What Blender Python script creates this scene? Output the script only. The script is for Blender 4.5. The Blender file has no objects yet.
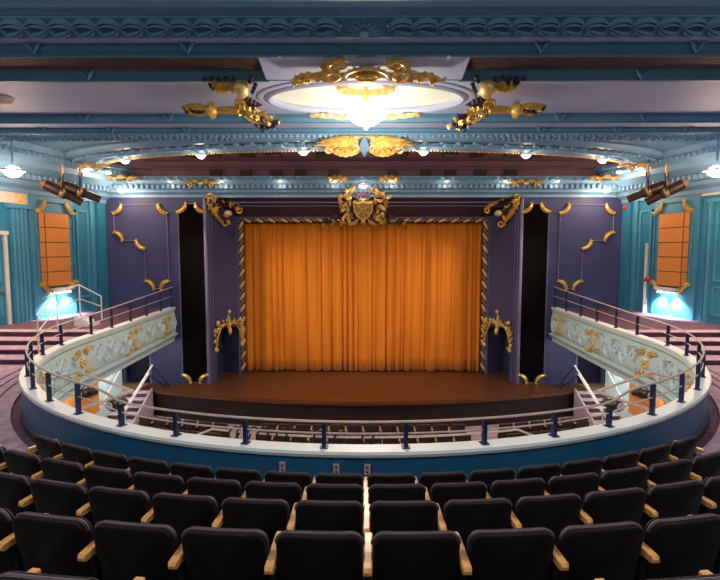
import bpy, math, random
from math import sin, cos, pi, radians as R, sqrt, atan2
from mathutils import Vector, Matrix
random.seed(7)
S = bpy.context.scene
C = S.collection

# ------------------------------------------------------------------ camera, world, exposure
cam = bpy.data.objects.new('camera', bpy.data.cameras.new('camera'))
C.objects.link(cam)
cam.data.lens = 25.0; cam.data.sensor_width = 36.0; cam.data.clip_start = 0.05; cam.data.clip_end = 200
cam.location = (-0.03, 0, 6.3)
cam.rotation_euler = (R(90 - 4.7), 0, R(0.27))
S.camera = cam
W = bpy.data.worlds.new('world'); S.world = W; W.use_nodes = True
W.node_tree.nodes['Background'].inputs[0].default_value = (0.02, 0.025, 0.035, 1)
S.view_settings.view_transform = 'Standard'; S.view_settings.look = 'None'
S.view_settings.gamma = 1; S.view_settings.use_curve_mapping = False
S.view_settings.exposure = 0.1
LAMP = (1.0, 0.70, 0.48); WARM = (1.0, 0.80, 0.62); COOL = (0.80, 0.95, 1.0); WHITE = (1.0, 0.93, 0.86)

# ------------------------------------------------------------------ materials
def mat(name, col, rough=0.6, metal=0.0, var=0.12, scale=6.0, bump=0.0, bscale=60.0, stretch=None, emit=None, sheen=0.0, spec=None):
    m = bpy.data.materials.new(name); m.use_nodes = True
    nt = m.node_tree; N = nt.nodes; L = nt.links
    b = N['Principled BSDF']
    b.inputs['Roughness'].default_value = rough; b.inputs['Metallic'].default_value = metal
    if spec is not None: b.inputs['Specular IOR Level'].default_value = spec
    if sheen:
        b.inputs['Sheen Weight'].default_value = sheen; b.inputs['Sheen Roughness'].default_value = 0.4
    tc = N.new('ShaderNodeTexCoord'); mp = N.new('ShaderNodeMapping')
    if stretch: mp.inputs['Scale'].default_value = stretch
    L.new(tc.outputs['Object'], mp.inputs[0])
    nz = N.new('ShaderNodeTexNoise'); nz.inputs['Scale'].default_value = scale; nz.inputs['Detail'].default_value = 4
    L.new(mp.outputs[0], nz.inputs['Vector'])
    rp = N.new('ShaderNodeValToRGB')
    rp.color_ramp.elements[0].position = 0.3; rp.color_ramp.elements[1].position = 0.7
    rp.color_ramp.elements[0].color = tuple(max(0, c * (1 - var)) for c in col) + (1,)
    rp.color_ramp.elements[1].color = tuple(min(1, c * (1 + var)) for c in col) + (1,)
    L.new(nz.outputs[0], rp.inputs[0]); L.new(rp.outputs[0], b.inputs['Base Color'])
    if bump:
        n2 = N.new('ShaderNodeTexNoise'); n2.inputs['Scale'].default_value = bscale; L.new(mp.outputs[0], n2.inputs['Vector'])
        bp = N.new('ShaderNodeBump'); bp.inputs['Strength'].default_value = bump; bp.inputs['Distance'].default_value = 0.02
        L.new(n2.outputs[0], bp.inputs['Height']); L.new(bp.outputs[0], b.inputs['Normal'])
    if emit:
        b.inputs['Emission Color'].default_value = tuple(emit[:3]) + (1,); b.inputs['Emission Strength'].default_value = emit[3]
    return m

M = dict(
    ceil_teal=mat('ceiling teal paint', (0.095, 0.235, 0.36), 0.55, var=0.08, scale=2),
    ceil_shaded=mat('shaded teal paint', (0.032, 0.125, 0.19), 0.5, var=0.10, scale=3),  # shade of faces turned from the lamps, put into a darker teal
    ceil_panel=mat('lavender grey plaster', (0.36, 0.44, 0.64), 0.6, var=0.06, scale=1.5),
    ring_teal=mat('pale blue plaster', (0.17, 0.34, 0.52), 0.5, var=0.08, scale=3),
    wall_teal=mat('teal wall paint', (0.022, 0.19, 0.33), 0.55, var=0.10, scale=1.2, bump=0.05),
    wall_teal_l=mat('light teal paint', (0.06, 0.27, 0.42), 0.5, var=0.08, scale=2),
    purple=mat('purple wall paint', (0.046, 0.050, 0.150), 0.6, var=0.12, scale=1.2, bump=0.05),
    purple_d=mat('dark and shaded purple', (0.022, 0.020, 0.060), 0.5, var=0.12, scale=2),  # dark purple of door and rope; on the header it paints shade
    purple_soffit=mat('purple recess paint', (0.17, 0.085, 0.12), 0.5, var=0.12, scale=1.5),
    purple_trim=mat('purple moulding', (0.17, 0.15, 0.29), 0.4, var=0.1),
    black=mat('black grille cloth', (0.004, 0.003, 0.003), 0.9, var=0.3, scale=8, spec=0.05),
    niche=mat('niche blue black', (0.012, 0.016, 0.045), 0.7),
    gold=mat('gilding', (0.90, 0.54, 0.13), 0.34, 0.6, var=0.25, scale=9),
    gold_pale=mat('pale gilding', (0.85, 0.62, 0.26), 0.40, 0.45, var=0.22, scale=9),
    gold_dark=mat('dark patinated gilding', (0.05, 0.035, 0.05), 0.45, 0.4, var=0.4, scale=9),
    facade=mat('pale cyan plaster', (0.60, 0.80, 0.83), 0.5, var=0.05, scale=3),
    facade_line=mat('darker cyan plaster', (0.16, 0.36, 0.42), 0.5, var=0.1, scale=4),  # darker cyan for the thin facade beads
    cap=mat('white parapet cap', (0.82, 0.87, 0.89), 0.45, var=0.04, scale=3),
    blue=mat('parapet blue paint', (0.018, 0.12, 0.25), 0.4, var=0.12, scale=2),
    post=mat('navy steel', (0.018, 0.035, 0.11), 0.35, 0.2),
    rail=mat('brushed copper steel', (0.85, 0.66, 0.58), 0.35, 0.2, var=0.08),
    rail_white=mat('white enamel', (0.75, 0.70, 0.66), 0.35),
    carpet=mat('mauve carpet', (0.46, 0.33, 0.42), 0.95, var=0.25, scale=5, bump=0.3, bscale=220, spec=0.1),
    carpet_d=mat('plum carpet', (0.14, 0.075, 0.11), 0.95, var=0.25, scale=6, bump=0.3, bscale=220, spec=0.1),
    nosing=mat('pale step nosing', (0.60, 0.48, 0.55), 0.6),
    rubber=mat('dark skirting', (0.06, 0.04, 0.05), 0.6),
    wood=mat('stage boards', (0.135, 0.050, 0.020), 0.35, var=0.30, scale=3, stretch=(0.6, 5, 5), bump=0.05),
    wood_d=mat('dark stage fascia', (0.018, 0.009, 0.006), 0.45, var=0.35, scale=3, stretch=(4, 4, 0.4)),
    wood_l=mat('bare plywood', (0.42, 0.26, 0.13), 0.5, var=0.2, scale=4),
    armwood=mat('honey oak', (0.72, 0.36, 0.12), 0.35, var=0.22, scale=6, stretch=(8, 1, 8)),
    velvet=mat('black plum velvet', (0.007, 0.004, 0.005), 0.75, var=0.3, scale=12, sheen=0.12, spec=0.15),
    velvet_b=mat('brown velvet', (0.055, 0.027, 0.024), 0.8, var=0.3, scale=12, sheen=0.35, spec=0.2),
    piping=mat('edge-lit velvet piping', (0.07, 0.045, 0.06), 0.7, var=0.3, scale=14, sheen=0.6),  # paler than the velvet: light caught by the top edge, put into colour
    frieze=mat('frieze plaster', (0.17, 0.30, 0.43), 0.32, var=0.12, scale=6),
    shell=mat('black seat shell', (0.010, 0.008, 0.009), 0.45, var=0.2),
    curtain=mat('amber velvet', (0.66, 0.205, 0.016), 0.75, var=0.10, scale=2, stretch=(3, 3, 0.15), sheen=0.25, spec=0.15),
    orange=mat('orange grille cloth', (0.72, 0.26, 0.055), 0.75, var=0.08, scale=40),
    orange_d=mat('dark joint', (0.05, 0.02, 0.012), 0.8),
    can=mat('dark lamp housing', (0.035, 0.018, 0.014), 0.45, 0.3),
    can_edge=mat('pale brown lamp edge', (0.40, 0.24, 0.12), 0.4, 0.5),  # paler brown for bands, end caps, fins and clamps
    lens=mat('lamp lens', (0.5, 0.45, 0.38), 0.15),
    dome=mat('white dome plaster', (0.50, 0.55, 0.51), 0.6, var=0.03),
    cream=mat('cream plaster', (0.62, 0.60, 0.56), 0.6, var=0.05),
    grille=mat('brown louvre', (0.10, 0.075, 0.065), 0.6, var=0.2, scale=5),
    bulb=mat('lit bulb', (1, 1, 1), 0.5, emit=(1.0, 0.74, 0.52, 12)),
    bulb_big=mat('lit flood lens', (1, 1, 1), 0.5, emit=(1.0, 0.76, 0.54, 14)),
    bulb_cool=mat('lit cool lens', (1, 1, 1), 0.5, emit=(0.88, 0.97, 1.0, 40)),
    bowl=mat('lit opal bowl', (1, 1, 1), 0.5, emit=(1.0, 0.93, 0.80, 4.5)),
    plate=mat('beige outlet plate', (0.62, 0.40, 0.38), 0.5),
    red=mat('red alarm enamel', (0.6, 0.05, 0.03), 0.4),
    cable=mat('black cable', (0.012, 0.010, 0.010), 0.5),
    steel=mat('dull steel', (0.35, 0.33, 0.32), 0.35, 0.8),
    skin=mat('pink detector plastic', (0.62, 0.45, 0.42), 0.5),
)

# ------------------------------------------------------------------ mesh helpers
class MB:
    def __init__(s): s.v = []; s.f = []
    def add(s, vs, fs, m=None):
        o = len(s.v)
        s.v += [tuple(m @ Vector(p)) for p in vs] if m is not None else [tuple(p) for p in vs]
        s.f += [tuple(i + o for i in f) for f in fs]; return s
    def box(s, x0, x1, y0, y1, z0, z1, m=None):
        vs = [(x, y, z) for z in (z0, z1) for y in (y0, y1) for x in (x0, x1)]
        return s.add(vs, [(0, 2, 3, 1), (4, 5, 7, 6), (0, 1, 5, 4), (2, 6, 7, 3), (0, 4, 6, 2), (1, 3, 7, 5)], m)
    def tube(s, pts, r, n=8, closed=False, m=None, flat=1.0):
        pts = [Vector(p) for p in pts]; k = len(pts)
        rs = list(r) if isinstance(r, (list, tuple)) else [r] * k
        vs = []; up = None
        for i, p in enumerate(pts):
            a = pts[(i - 1) % k] if (closed or i) else p
            b = pts[(i + 1) % k] if (closed or i < k - 1) else p
            t = (b - a)
            t = t.normalized() if t.length > 1e-9 else Vector((0, 0, 1))
            if up is None:
                up = Vector((0, 0, 1)) if abs(t.z) < 0.9 else Vector((1, 0, 0))
            u = up - t * up.dot(t)
            u = u.normalized() if u.length > 1e-6 else t.orthogonal().normalized()
            w = t.cross(u); up = u
            for j in range(n):
                q = 2 * pi * j / n
                vs.append(p + (u * cos(q) * flat + w * sin(q)) * rs[i])
        fs = []
        for i in range(k if closed else k - 1):
            for j in range(n):
                a = i * n + j; b = i * n + (j + 1) % n; c = ((i + 1) % k) * n
                fs.append((a, b, c + (j + 1) % n, c + j))
        if not closed:
            fs.append(tuple(reversed(range(n)))); fs.append(tuple((k - 1) * n + j for j in range(n)))
        return s.add(vs, fs, m)
    def lathe(s, prof, n=16, m=None):
        vs = []; k = len(prof)
        for r, z in prof:
            for j in range(n):
                q = 2 * pi * j / n; vs.append((r * cos(q), r * sin(q), z))
        fs = [(i * n + j, i * n + (j + 1) % n, (i + 1) * n + (j + 1) % n, (i + 1) * n + j) for i in range(k - 1) for j in range(n)]
        fs.append(tuple(reversed(range(n)))); fs.append(tuple((k - 1) * n + j for j in range(n)))
        return s.add(vs, fs, m)
    def blob(s, c, r, n=8, k=5, m=None):
        c = Vector(c); r = r if isinstance(r, (tuple, list)) else (r, r, r)
        vs = [c + Vector((0, 0, -r[2]))]
        for i in range(1, k):
            t = -pi / 2 + pi * i / k
            vs += [c + Vector((r[0] * cos(t) * cos(2 * pi * j / n), r[1] * cos(t) * sin(2 * pi * j / n), r[2] * sin(t))) for j in range(n)]
        vs.append(c + Vector((0, 0, r[2]))); e = len(vs) - 1
        fs = [(0, 1 + (j + 1) % n, 1 + j) for j in range(n)]
        for i in range(k - 2):
            fs += [(1 + i * n + j, 1 + i * n + (j + 1) % n, 1 + (i + 1) * n + (j + 1) % n, 1 + (i + 1) * n + j) for j in range(n)]
        o = 1 + (k - 2) * n
        fs += [(o + j, o + (j + 1) % n, e) for j in range(n)]
        return s.add(vs, fs, m)
    def sweep(s, path, prof, closed_path=False, closed=False, cap=True, m=None):
        vs = []; k = len(path); p = len(prof)
        for x, y, nx, ny in path: vs += [(x + nx * a, y + ny * a, z) for a, z in prof]
        fs = []
        for i in range(k if closed_path else k - 1):
            j2 = (i + 1) % k
            for j in range(p if closed else p - 1):
                jn = (j + 1) % p
                fs.append((i * p + j, i * p + jn, j2 * p + jn, j2 * p + j))
        if closed and cap and not closed_path:
            fs.append(tuple(range(p))); fs.append(tuple(reversed([(k - 1) * p + j for j in range(p)])))
        return s.add(vs, fs, m)
    def leaf(s, pts, w, th=0.04, lobes=4, lob=0.25, m=None, p=0.75):
        k = len(pts); vs = []
        for i in range(k):
            t = i / (k - 1)
            a = Vector(pts[max(0, i - 1)][:2]); b = Vector(pts[min(k - 1, i + 1)][:2])
            d = (b - a).normalized(); n = Vector((-d.y, d.x))
            ww = w * max(0.06, sin(pi * (t ** p)) * (1 + lob * sin(lobes * 2 * pi * t)))
            q = Vector(pts[i][:2]); z = pts[i][2] if len(pts[i]) > 2 else 0.0
            hh = th * max(0.25, sin(pi * t) ** 0.5)
            l = q + n * ww; r = q - n * ww; l2 = q + n * ww * 0.45; r2 = q - n * ww * 0.45
            vs += [(l.x, l.y, z), (l2.x, l2.y, z + hh), (q.x, q.y, z + hh * 0.45), (r2.x, r2.y, z + hh), (r.x, r.y, z), (q.x, q.y, z - 0.015)]
        fs = [(i * 6 + j, (i + 1) * 6 + j, (i + 1) * 6 + (j + 1) % 6, i * 6 + (j + 1) % 6) for i in range(k - 1) for j in range(6)]
        fs.append(tuple(range(6))); fs.append(tuple(reversed([(k - 1) * 6 + j for j in range(6)])))
        return s.add(vs, fs, m)
    def poly(s, pts): return s.add(pts, [tuple(range(len(pts)))])
    def prism(s, pts, h0, h1, m=None):      # xy outline extruded along z
        n = len(pts)
        vs = [(x, y, h0) for x, y in pts] + [(x, y, h1) for x, y in pts]
        fs = [tuple(reversed(range(n))), tuple(range(n, 2 * n))] + [(i, (i + 1) % n, n + (i + 1) % n, n + i) for i in range(n)]
        return s.add(vs, fs, m)
    def xprofile(s, prof, x0, x1):          # (y,z) polyline extruded along x
        k = len(prof)
        vs = [(x0, y, z) for y, z in prof] + [(x1, y, z) for y, z in prof]
        return s.add(vs, [(i, i + 1, k + i + 1, k + i) for i in range(k - 1)])
    def mesh(s, name, material, smooth=True, ang=35):
        me = bpy.data.meshes.new(name); me.from_pydata(s.v, [], s.f); me.materials.append(material); me.validate()
        import bmesh
        bm = bmesh.new(); bm.from_mesh(me); bmesh.ops.recalc_face_normals(bm, faces=bm.faces); bm.to_mesh(me); bm.free()
        if smooth:
            me.shade_smooth(); me.set_sharp_from_angle(angle=R(ang))
        me.update(); return me

OFF = {}
def tag(o, label=None, cat=None, group=None, kind=None):
    if label: o['label'] = label
    if cat: o['category'] = cat
    if group: o['group'] = group
    if kind: o['kind'] = kind
    return o
def thing(name, label, cat, loc=(0, 0, 0), rz=0.0, group=None, mtx=None, kind=None):
    o = bpy.data.objects.new(name, None); C.objects.link(o); o.empty_display_size = 0.2
    if mtx is not None: o.matrix_world = mtx; OFF[o.name] = None
    else:
        o.location = loc; o.rotation_euler = (0, 0, rz); OFF[o.name] = Vector(loc) if not rz else None
    return tag(o, label, cat, group, kind)
def obj(name, mb, m, parent=None, smooth=True, loc=None, rot=None, kind=None, label=None, mtx=None):
    """mb: MB in world coordinates (when the parent is an unrotated thing), or shared mesh data with loc / rot / mtx"""
    if isinstance(mb, MB):
        if parent is not None and OFF.get(parent.name) is not None and loc is None and mtx is None:
            d = OFF[parent.name]; mb.v = [tuple(Vector(v) - d) for v in mb.v]
        me = mb.mesh(name, M[m] if isinstance(m, str) else m, smooth)
    else: me = mb
    o = bpy.data.objects.new(name, me); C.objects.link(o)
    if parent is not None: o.parent = parent
    OFF[o.name] = OFF.get(parent.name) if parent is not None else Vector((0, 0, 0))
    if mtx is not None: o.matrix_local = mtx; OFF[o.name] = None
    if loc is not None:
        d = OFF.get(parent.name) if parent is not None else None
        o.location = Vector(loc) - d if d is not None else loc
    if rot is not None: o.rotation_euler = rot
    if kind: o['kind'] = kind
    if label: o['label'] = label
    return o
def struct(name, mb, m, label, cat, smooth=False, parent=None):
    o = obj(name, mb, m, parent, smooth)
    if parent is None: tag(o, label, cat, None, 'structure')
    return o
def copy_tree(o, parent=None):
    c = o.copy(); C.objects.link(c); c.parent = parent; OFF[c.name] = None
    for ch in list(o.children): copy_tree(ch, c)
    return c
def frame(o, u, v):                          # matrix with local x=u, y=v, z=out
    u = Vector(u).normalized(); v = Vector(v); n = u.cross(v).normalized(); v = n.cross(u)
    m = Matrix((u, v, n)).transposed().to_4x4(); m.translation = Vector(o); return m
def light(kind, name, parent, loc, energy, col=WARM, size=0.1, target=None, angle=90, blend=0.6):
    l = bpy.data.lights.new(name, kind); l.energy = energy; l.color = col
    if kind in ('POINT', 'SPOT'): l.shadow_soft_size = size
    if kind == 'SPOT': l.spot_size = R(angle); l.spot_blend = blend
    o = bpy.data.objects.new(name, l); C.objects.link(o)
    o.location = loc
    if target is not None: o.rotation_euler = (Vector(target) - Vector(loc)).to_track_quat('-Z', 'Y').to_euler()
    if parent is not None:
        o.parent = parent; o.matrix_parent_inverse = parent.matrix_world.inverted() if parent.matrix_world != Matrix() else Matrix.Translation(-Vector(parent.location))
    return o
def spiral(cx, cy, r0, r1, a0, a1, n=14, z=0.0):
    return [(cx + (r0 + (r1 - r0) * t) * cos(a0 + (a1 - a0) * t), cy + (r0 + (r1 - r0) * t) * sin(a0 + (a1 - a0) * t), z) for t in [i / (n - 1) for i in range(n)]]
def bez(a, b, c, n=9):
    return [tuple(a[i] * (1 - t) ** 2 + 2 * b[i] * t * (1 - t) + c[i] * t * t for i in range(len(a))) for t in [k / (n - 1) for k in range(n)]]
ORD = ['first', 'second', 'third', 'fourth', 'fifth', 'sixth', 'seventh', 'eighth', 'ninth', 'tenth', 'eleventh', 'twelfth', 'thirteenth']
SIDE = {-1: 'left', 1: 'right'}

# ------------------------------------------------------------------ plan of the house
CY, RP = 12.7, 7.17                  # centre and radius of the balcony parapet
WY = 19.4                            # front wall beside the proscenium
ZST, ZP, ZL = 1.0, 4.05, 4.0         # stage, parapet top, side landing
def wall_x(y): return 10.0 + 0.2045 * (WY - y)
def parapet_path(y_end=19.35, step=3.0):
    pts = []
    n = int(180 / step)
    xe = 7.40
    for i in range(12, 0, -1):
        y = CY + (y_end - CY) * i / 12; t = i / 12
        pts.append((-(RP + (xe - RP) * t ** 1.3), y))
    for i in range(n + 1):
        a = R(-90 + 180 * i / n); pts.append((RP * sin(a), CY - RP * cos(a)))
    pts += [(-x, y) for x, y in reversed(pts[:12])]
    out = []
    for i, p in enumerate(pts):
        a = Vector(pts[max(0, i - 1)]); b = Vector(pts[min(len(pts) - 1, i + 1)]); d = (b - a).normalized()
        out.append((p[0], p[1], d.y * 1.0, -d.x * 1.0))
    # outward normal: away from the house centre
    res = []
    for x, y, nx, ny in out:
        o = Vector((x, y - CY)) if y < CY else Vector((x, 0))
        if nx * o.x + ny * o.y < 0: nx, ny = -nx, -ny
        res.append((x, y, nx, ny))
    return res
PATH = parapet_path()

# ================================================================== STRUCTURE
# orchestra floor, outer shell
struct('floor', MB().box(-15, 15, -5, 24, -0.2, 0), 'carpet', 'mauve carpeted orchestra floor below the balcony', 'floor')
struct('wall_back', MB().box(-15.5, 15.5, -5.2, -5, 0, 11), 'wall_teal', 'teal back wall behind the balcony seats', 'wall')
struct('wall_rear_stage', MB().box(-12, 12, 23.8, 24, 0, 11), 'black', 'black back wall behind the stage curtain', 'wall')

# side walls, with panels, pilasters and doors
def wall_frame(s, y, z):                      # a frame on the side wall: x along the wall away from the camera, y up, z into the room
    d = Vector((-0.2045 * s, 1, 0)).normalized()
    if s < 0: return frame((-wall_x(y), y, z), d, (0, 0, 1))          # x away from camera, out = +x
    return frame((wall_x(y), y, z), -d, (0, 0, 1))                    # x towards the camera, out = -x
for s in (-1, 1):
    mb = MB()
    y0, y1 = -5, WY
    x0, x1 = wall_x(y0) * s, wall_x(y1) * s
    mb.add([(x0, y0, 0), (x1, y1, 0), (x1, y1, 9.6), (x0, y0, 10.6), (x0 + s * .3, y0, 0), (x1 + s * .3, y1, 0), (x1 + s * .3, y1, 9.6), (x0 + s * .3, y0, 10.6)],
           [(0, 1, 2, 3), (5, 4, 7, 6), (3, 2, 6, 7), (0, 3, 7, 4), (1, 5, 6, 2), (0, 4, 5, 1)])
    w = struct('wall_' + SIDE[s], mb, 'wall_teal', 'teal side wall with panels and pilasters on the %s of the house' % SIDE[s], 'wall')
    def strip(name, ya, yb, za, zb, t, m, t0=0.0):
        q = MB(); k = 1.0
        pts = []
        for (yy, tt) in ((ya, t0), (yb, t0), (yb, t), (ya, t)): pts.append(((wall_x(yy) - tt) * s, yy))
        q.prism(pts, za, zb)
        return obj(name, q, m, w, False)
    # corner pilaster next to the purple wall
    for i, (a, b, t) in enumerate(((18.95, 19.36, .10), (18.62, 18.80, .06))): strip('pilaster', a, b, ZL, 8.1, t, 'wall_teal_l' if i else 'wall_teal')
    # raised panel beside the corner
    for a, b, za, zb in ((17.95, 18.05, 4.6, 7.7), (18.45, 18.55, 4.6, 7.7), (17.95, 18.55, 7.62, 7.7), (17.95, 18.55, 4.52, 4.6)):
        strip('panel_moulding', a, b, za, zb, .05, 'wall_teal_l')
    # flat pier that carries the orange loudspeaker
    strip('pier', 16.05, 17.78, ZL, 8.1, .06, 'wall_teal_l')
    # fluted pilaster
    for k in range(4 if s < 0 else 0): strip('flute', 15.36 + k * .15, 15.44 + k * .15, ZL, 7.55, .09, 'wall_teal_l')
    strip('pilaster_shaft', 15.30 if s < 0 else 15.74, 15.92, ZL, 7.55, .05, 'wall_teal')
    if s < 0:
        strip('pilaster_cap', 15.22, 16.0, 7.55, 7.68, .14, 'wall_teal_l'); strip('wall_plaque', 15.55, 15.80, 7.68, 8.0, .16, 'gold_pale')
    strip('upper_panel', 12.0, 16.0, 7.7 if s < 0 else 7.95, 8.1, .05, 'cream')
# side doors
for i, (s, ya, yb) in enumerate(((-1, 14.0, 15.05), (1, 13.9, 15.55))):
    d = thing('door_%d' % (i + 1), ['teal door in a pale frame on the upper side landing', 'wide teal panelled door beside the orange loudspeaker pier'][i], 'door', (s * wall_x(ya), ya, ZL), kind='structure')
    def dstrip(name, a, b, za, zb, t, m, t0=0.0):
        q = MB(); q.prism([((wall_x(yy) - tt) * s, yy) for yy, tt in ((a, t0), (b, t0), (b, t), (a, t))], za, zb); return obj(name, q, m, d, False)
    top = 6.72 if s < 0 else 7.72
    dstrip('door_leaf', ya, yb, ZL, top, .05, 'wall_teal')
    dstrip('door_jamb', yb, yb + .10, ZL, top + .08, .10, 'cream' if s < 0 else 'wall_teal_l')
    dstrip('door_jamb', ya - .10, ya, ZL, top + .08, .10, 'cream' if s < 0 else 'wall_teal_l')
    dstrip('door_head', ya - .14, yb + .14, top, top + .12, .12, 'cream' if s < 0 else 'wall_teal_l')
    for za, zb in ((4.25, 5.15), (5.3, top - .2)):
        for q, (a, b, c, e) in enumerate(((ya + .15, yb - .15, za, za + .05), (ya + .15, yb - .15, zb - .05, zb), (ya + .15, ya + .2, za, zb), (yb - .2, yb - .15, za, zb))):
            dstrip('panel_bead', a, b, c, e, .08, 'wall_teal_l', .05)
    if s < 0: dstrip('push_bar', ya + .1, yb - .1, 5.02, 5.08, .13, 'steel', .05)
# narrow jamb strip and doorway near the corner on the far right
o = thing('door_3', 'narrow teal doorway with a pale upright jamb near the purple corner', 'door', (wall_x(18.2), 18.2, ZL), kind='structure')
for name, a, b, za, zb, t, m in (('door_leaf', 18.1, 18.42, ZL, 6.5, .07, 'wall_teal'), ('door_jamb', 18.05, 18.10, ZL, 6.5, .12, 'rail_white'), ('push_bar', 17.98, 18.2, 5.15, 5.22, .16, 'steel')):
    q = MB(); q.prism([(wall_x(yy) - tt, yy) for yy, tt in ((a, 0), (b, 0), (b, t), (a, t))], za, zb); obj(name, q, m, o, False)

# balcony lower walls (pale cyan) and under-balcony soffit
for s in (-1, 1):
    struct('wall_lower_' + SIDE[s], MB().box(min(s * 9.0, s * 9.2), max(s * 9.0, s * 9.2), 3, 18.3, 0, 2.78), 'facade', 'pale cyan lower wall under the %s balcony arm' % SIDE[s], 'wall')
mb = MB(); prof = [(0.0, 2.80), (9.0, 2.80), (9.0, 2.72), (0.0, 2.72)]
mb.sweep([(x, y, nx, ny) for x, y, nx, ny in PATH if True], [(-0.02, 2.80), (2.9, 2.80), (2.9, 2.72), (-0.02, 2.72)], closed=True)
struct('ceiling_under_balcony', mb, 'facade', 'pale cyan soffit underneath the curved balcony', 'ceiling')

# balcony terraces (front block), carpet aisles at the sides, steps and landings
ROWS = [  # radius of the seat backs, top of the back
    (7.95, 4.095), (8.74, 4.37), (9.41, 4.575), (10.16, 4.797), (10.90, 5.00), (11.65, 5.21)]
mb = MB()
edges = [RP + .13] + [r + .22 for r, z in ROWS[:-1]] + [17.0]
def arc(a0, a1, n): return [(sin(R(a0 + (a1 - a0) * i / n)), -cos(R(a0 + (a1 - a0) * i / n))) for i in range(n + 1)]
A = arc(-39, 39, 26)
floor_b = thing('balcony_terrace', 'dark carpeted seating terraces of the balcony', 'terrace', (0, 5, 3.0), kind='structure')
for i, (r, zt) in enumerate(ROWS):
    z = zt - .82; r0, r1 = edges[i], edges[i + 1]
    mb = MB(); mb.sweep([(0, CY, x, y) for x, y in A], [(r0, z), (r1, z), (r1, z - .3), (r0, z - .3)], closed=True)
    obj('tier', mb, 'carpet_d', floor_b, False)
for s in (-1, 1):
    t = thing('side_aisle', 'mauve carpeted aisle curving along the %s parapet' % SIDE[s], 'aisle', (s * 9, 9, 3.3), kind='structure')
    Aa = arc(39 * s, 96 * s, 30)
    for r0, r1, z in ((RP + .13, RP + .30, 3.38), (RP + .30, RP + .60, 3.42), (RP + .60, RP + .78, 3.45), (RP + .78, RP + .96, 3.475), (RP + .96, 13.5, 3.5)):
        mb = MB(); mb.sweep([(0, CY, x, y) for x, y in Aa], [(r0, z), (r1, z), (r1, z - .4), (r0, z - .4)], closed=True)
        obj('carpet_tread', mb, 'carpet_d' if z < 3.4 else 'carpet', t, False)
    st = thing('aisle_steps', 'plum carpeted steps up to the %s landing' % SIDE[s], 'steps', (s * 9, 12, 3.5), kind='structure')
    for k in range(3):
        y = 11.95 + k * .58; z = 3.5 + (k + 1) * .125
        xa, xb = s * 7.3, s * 11.6
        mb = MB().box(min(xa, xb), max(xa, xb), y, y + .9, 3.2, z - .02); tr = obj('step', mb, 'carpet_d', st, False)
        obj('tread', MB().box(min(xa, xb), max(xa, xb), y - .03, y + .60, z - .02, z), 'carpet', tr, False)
    pts = [(s * 7.26, 13.69), (s * wall_x(13.69), 13.69), (s * wall_x(WY), WY), (s * 7.45, WY)]
    mb = MB().prism(pts, 2.82, ZL)
    struct('floor_landing_' + SIDE[s], mb, 'carpet_d', 'plum carpeted landing behind the %s balcony arm' % SIDE[s], 'floor')
    obj('tread', MB().box(min(s * 7.3, s * 11.1), max(s * 7.3, s * 11.1), 13.66, 14.1, ZL + .001, ZL + .012), 'carpet', bpy.data.objects['floor_landing_' + SIDE[s]], False)

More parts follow.
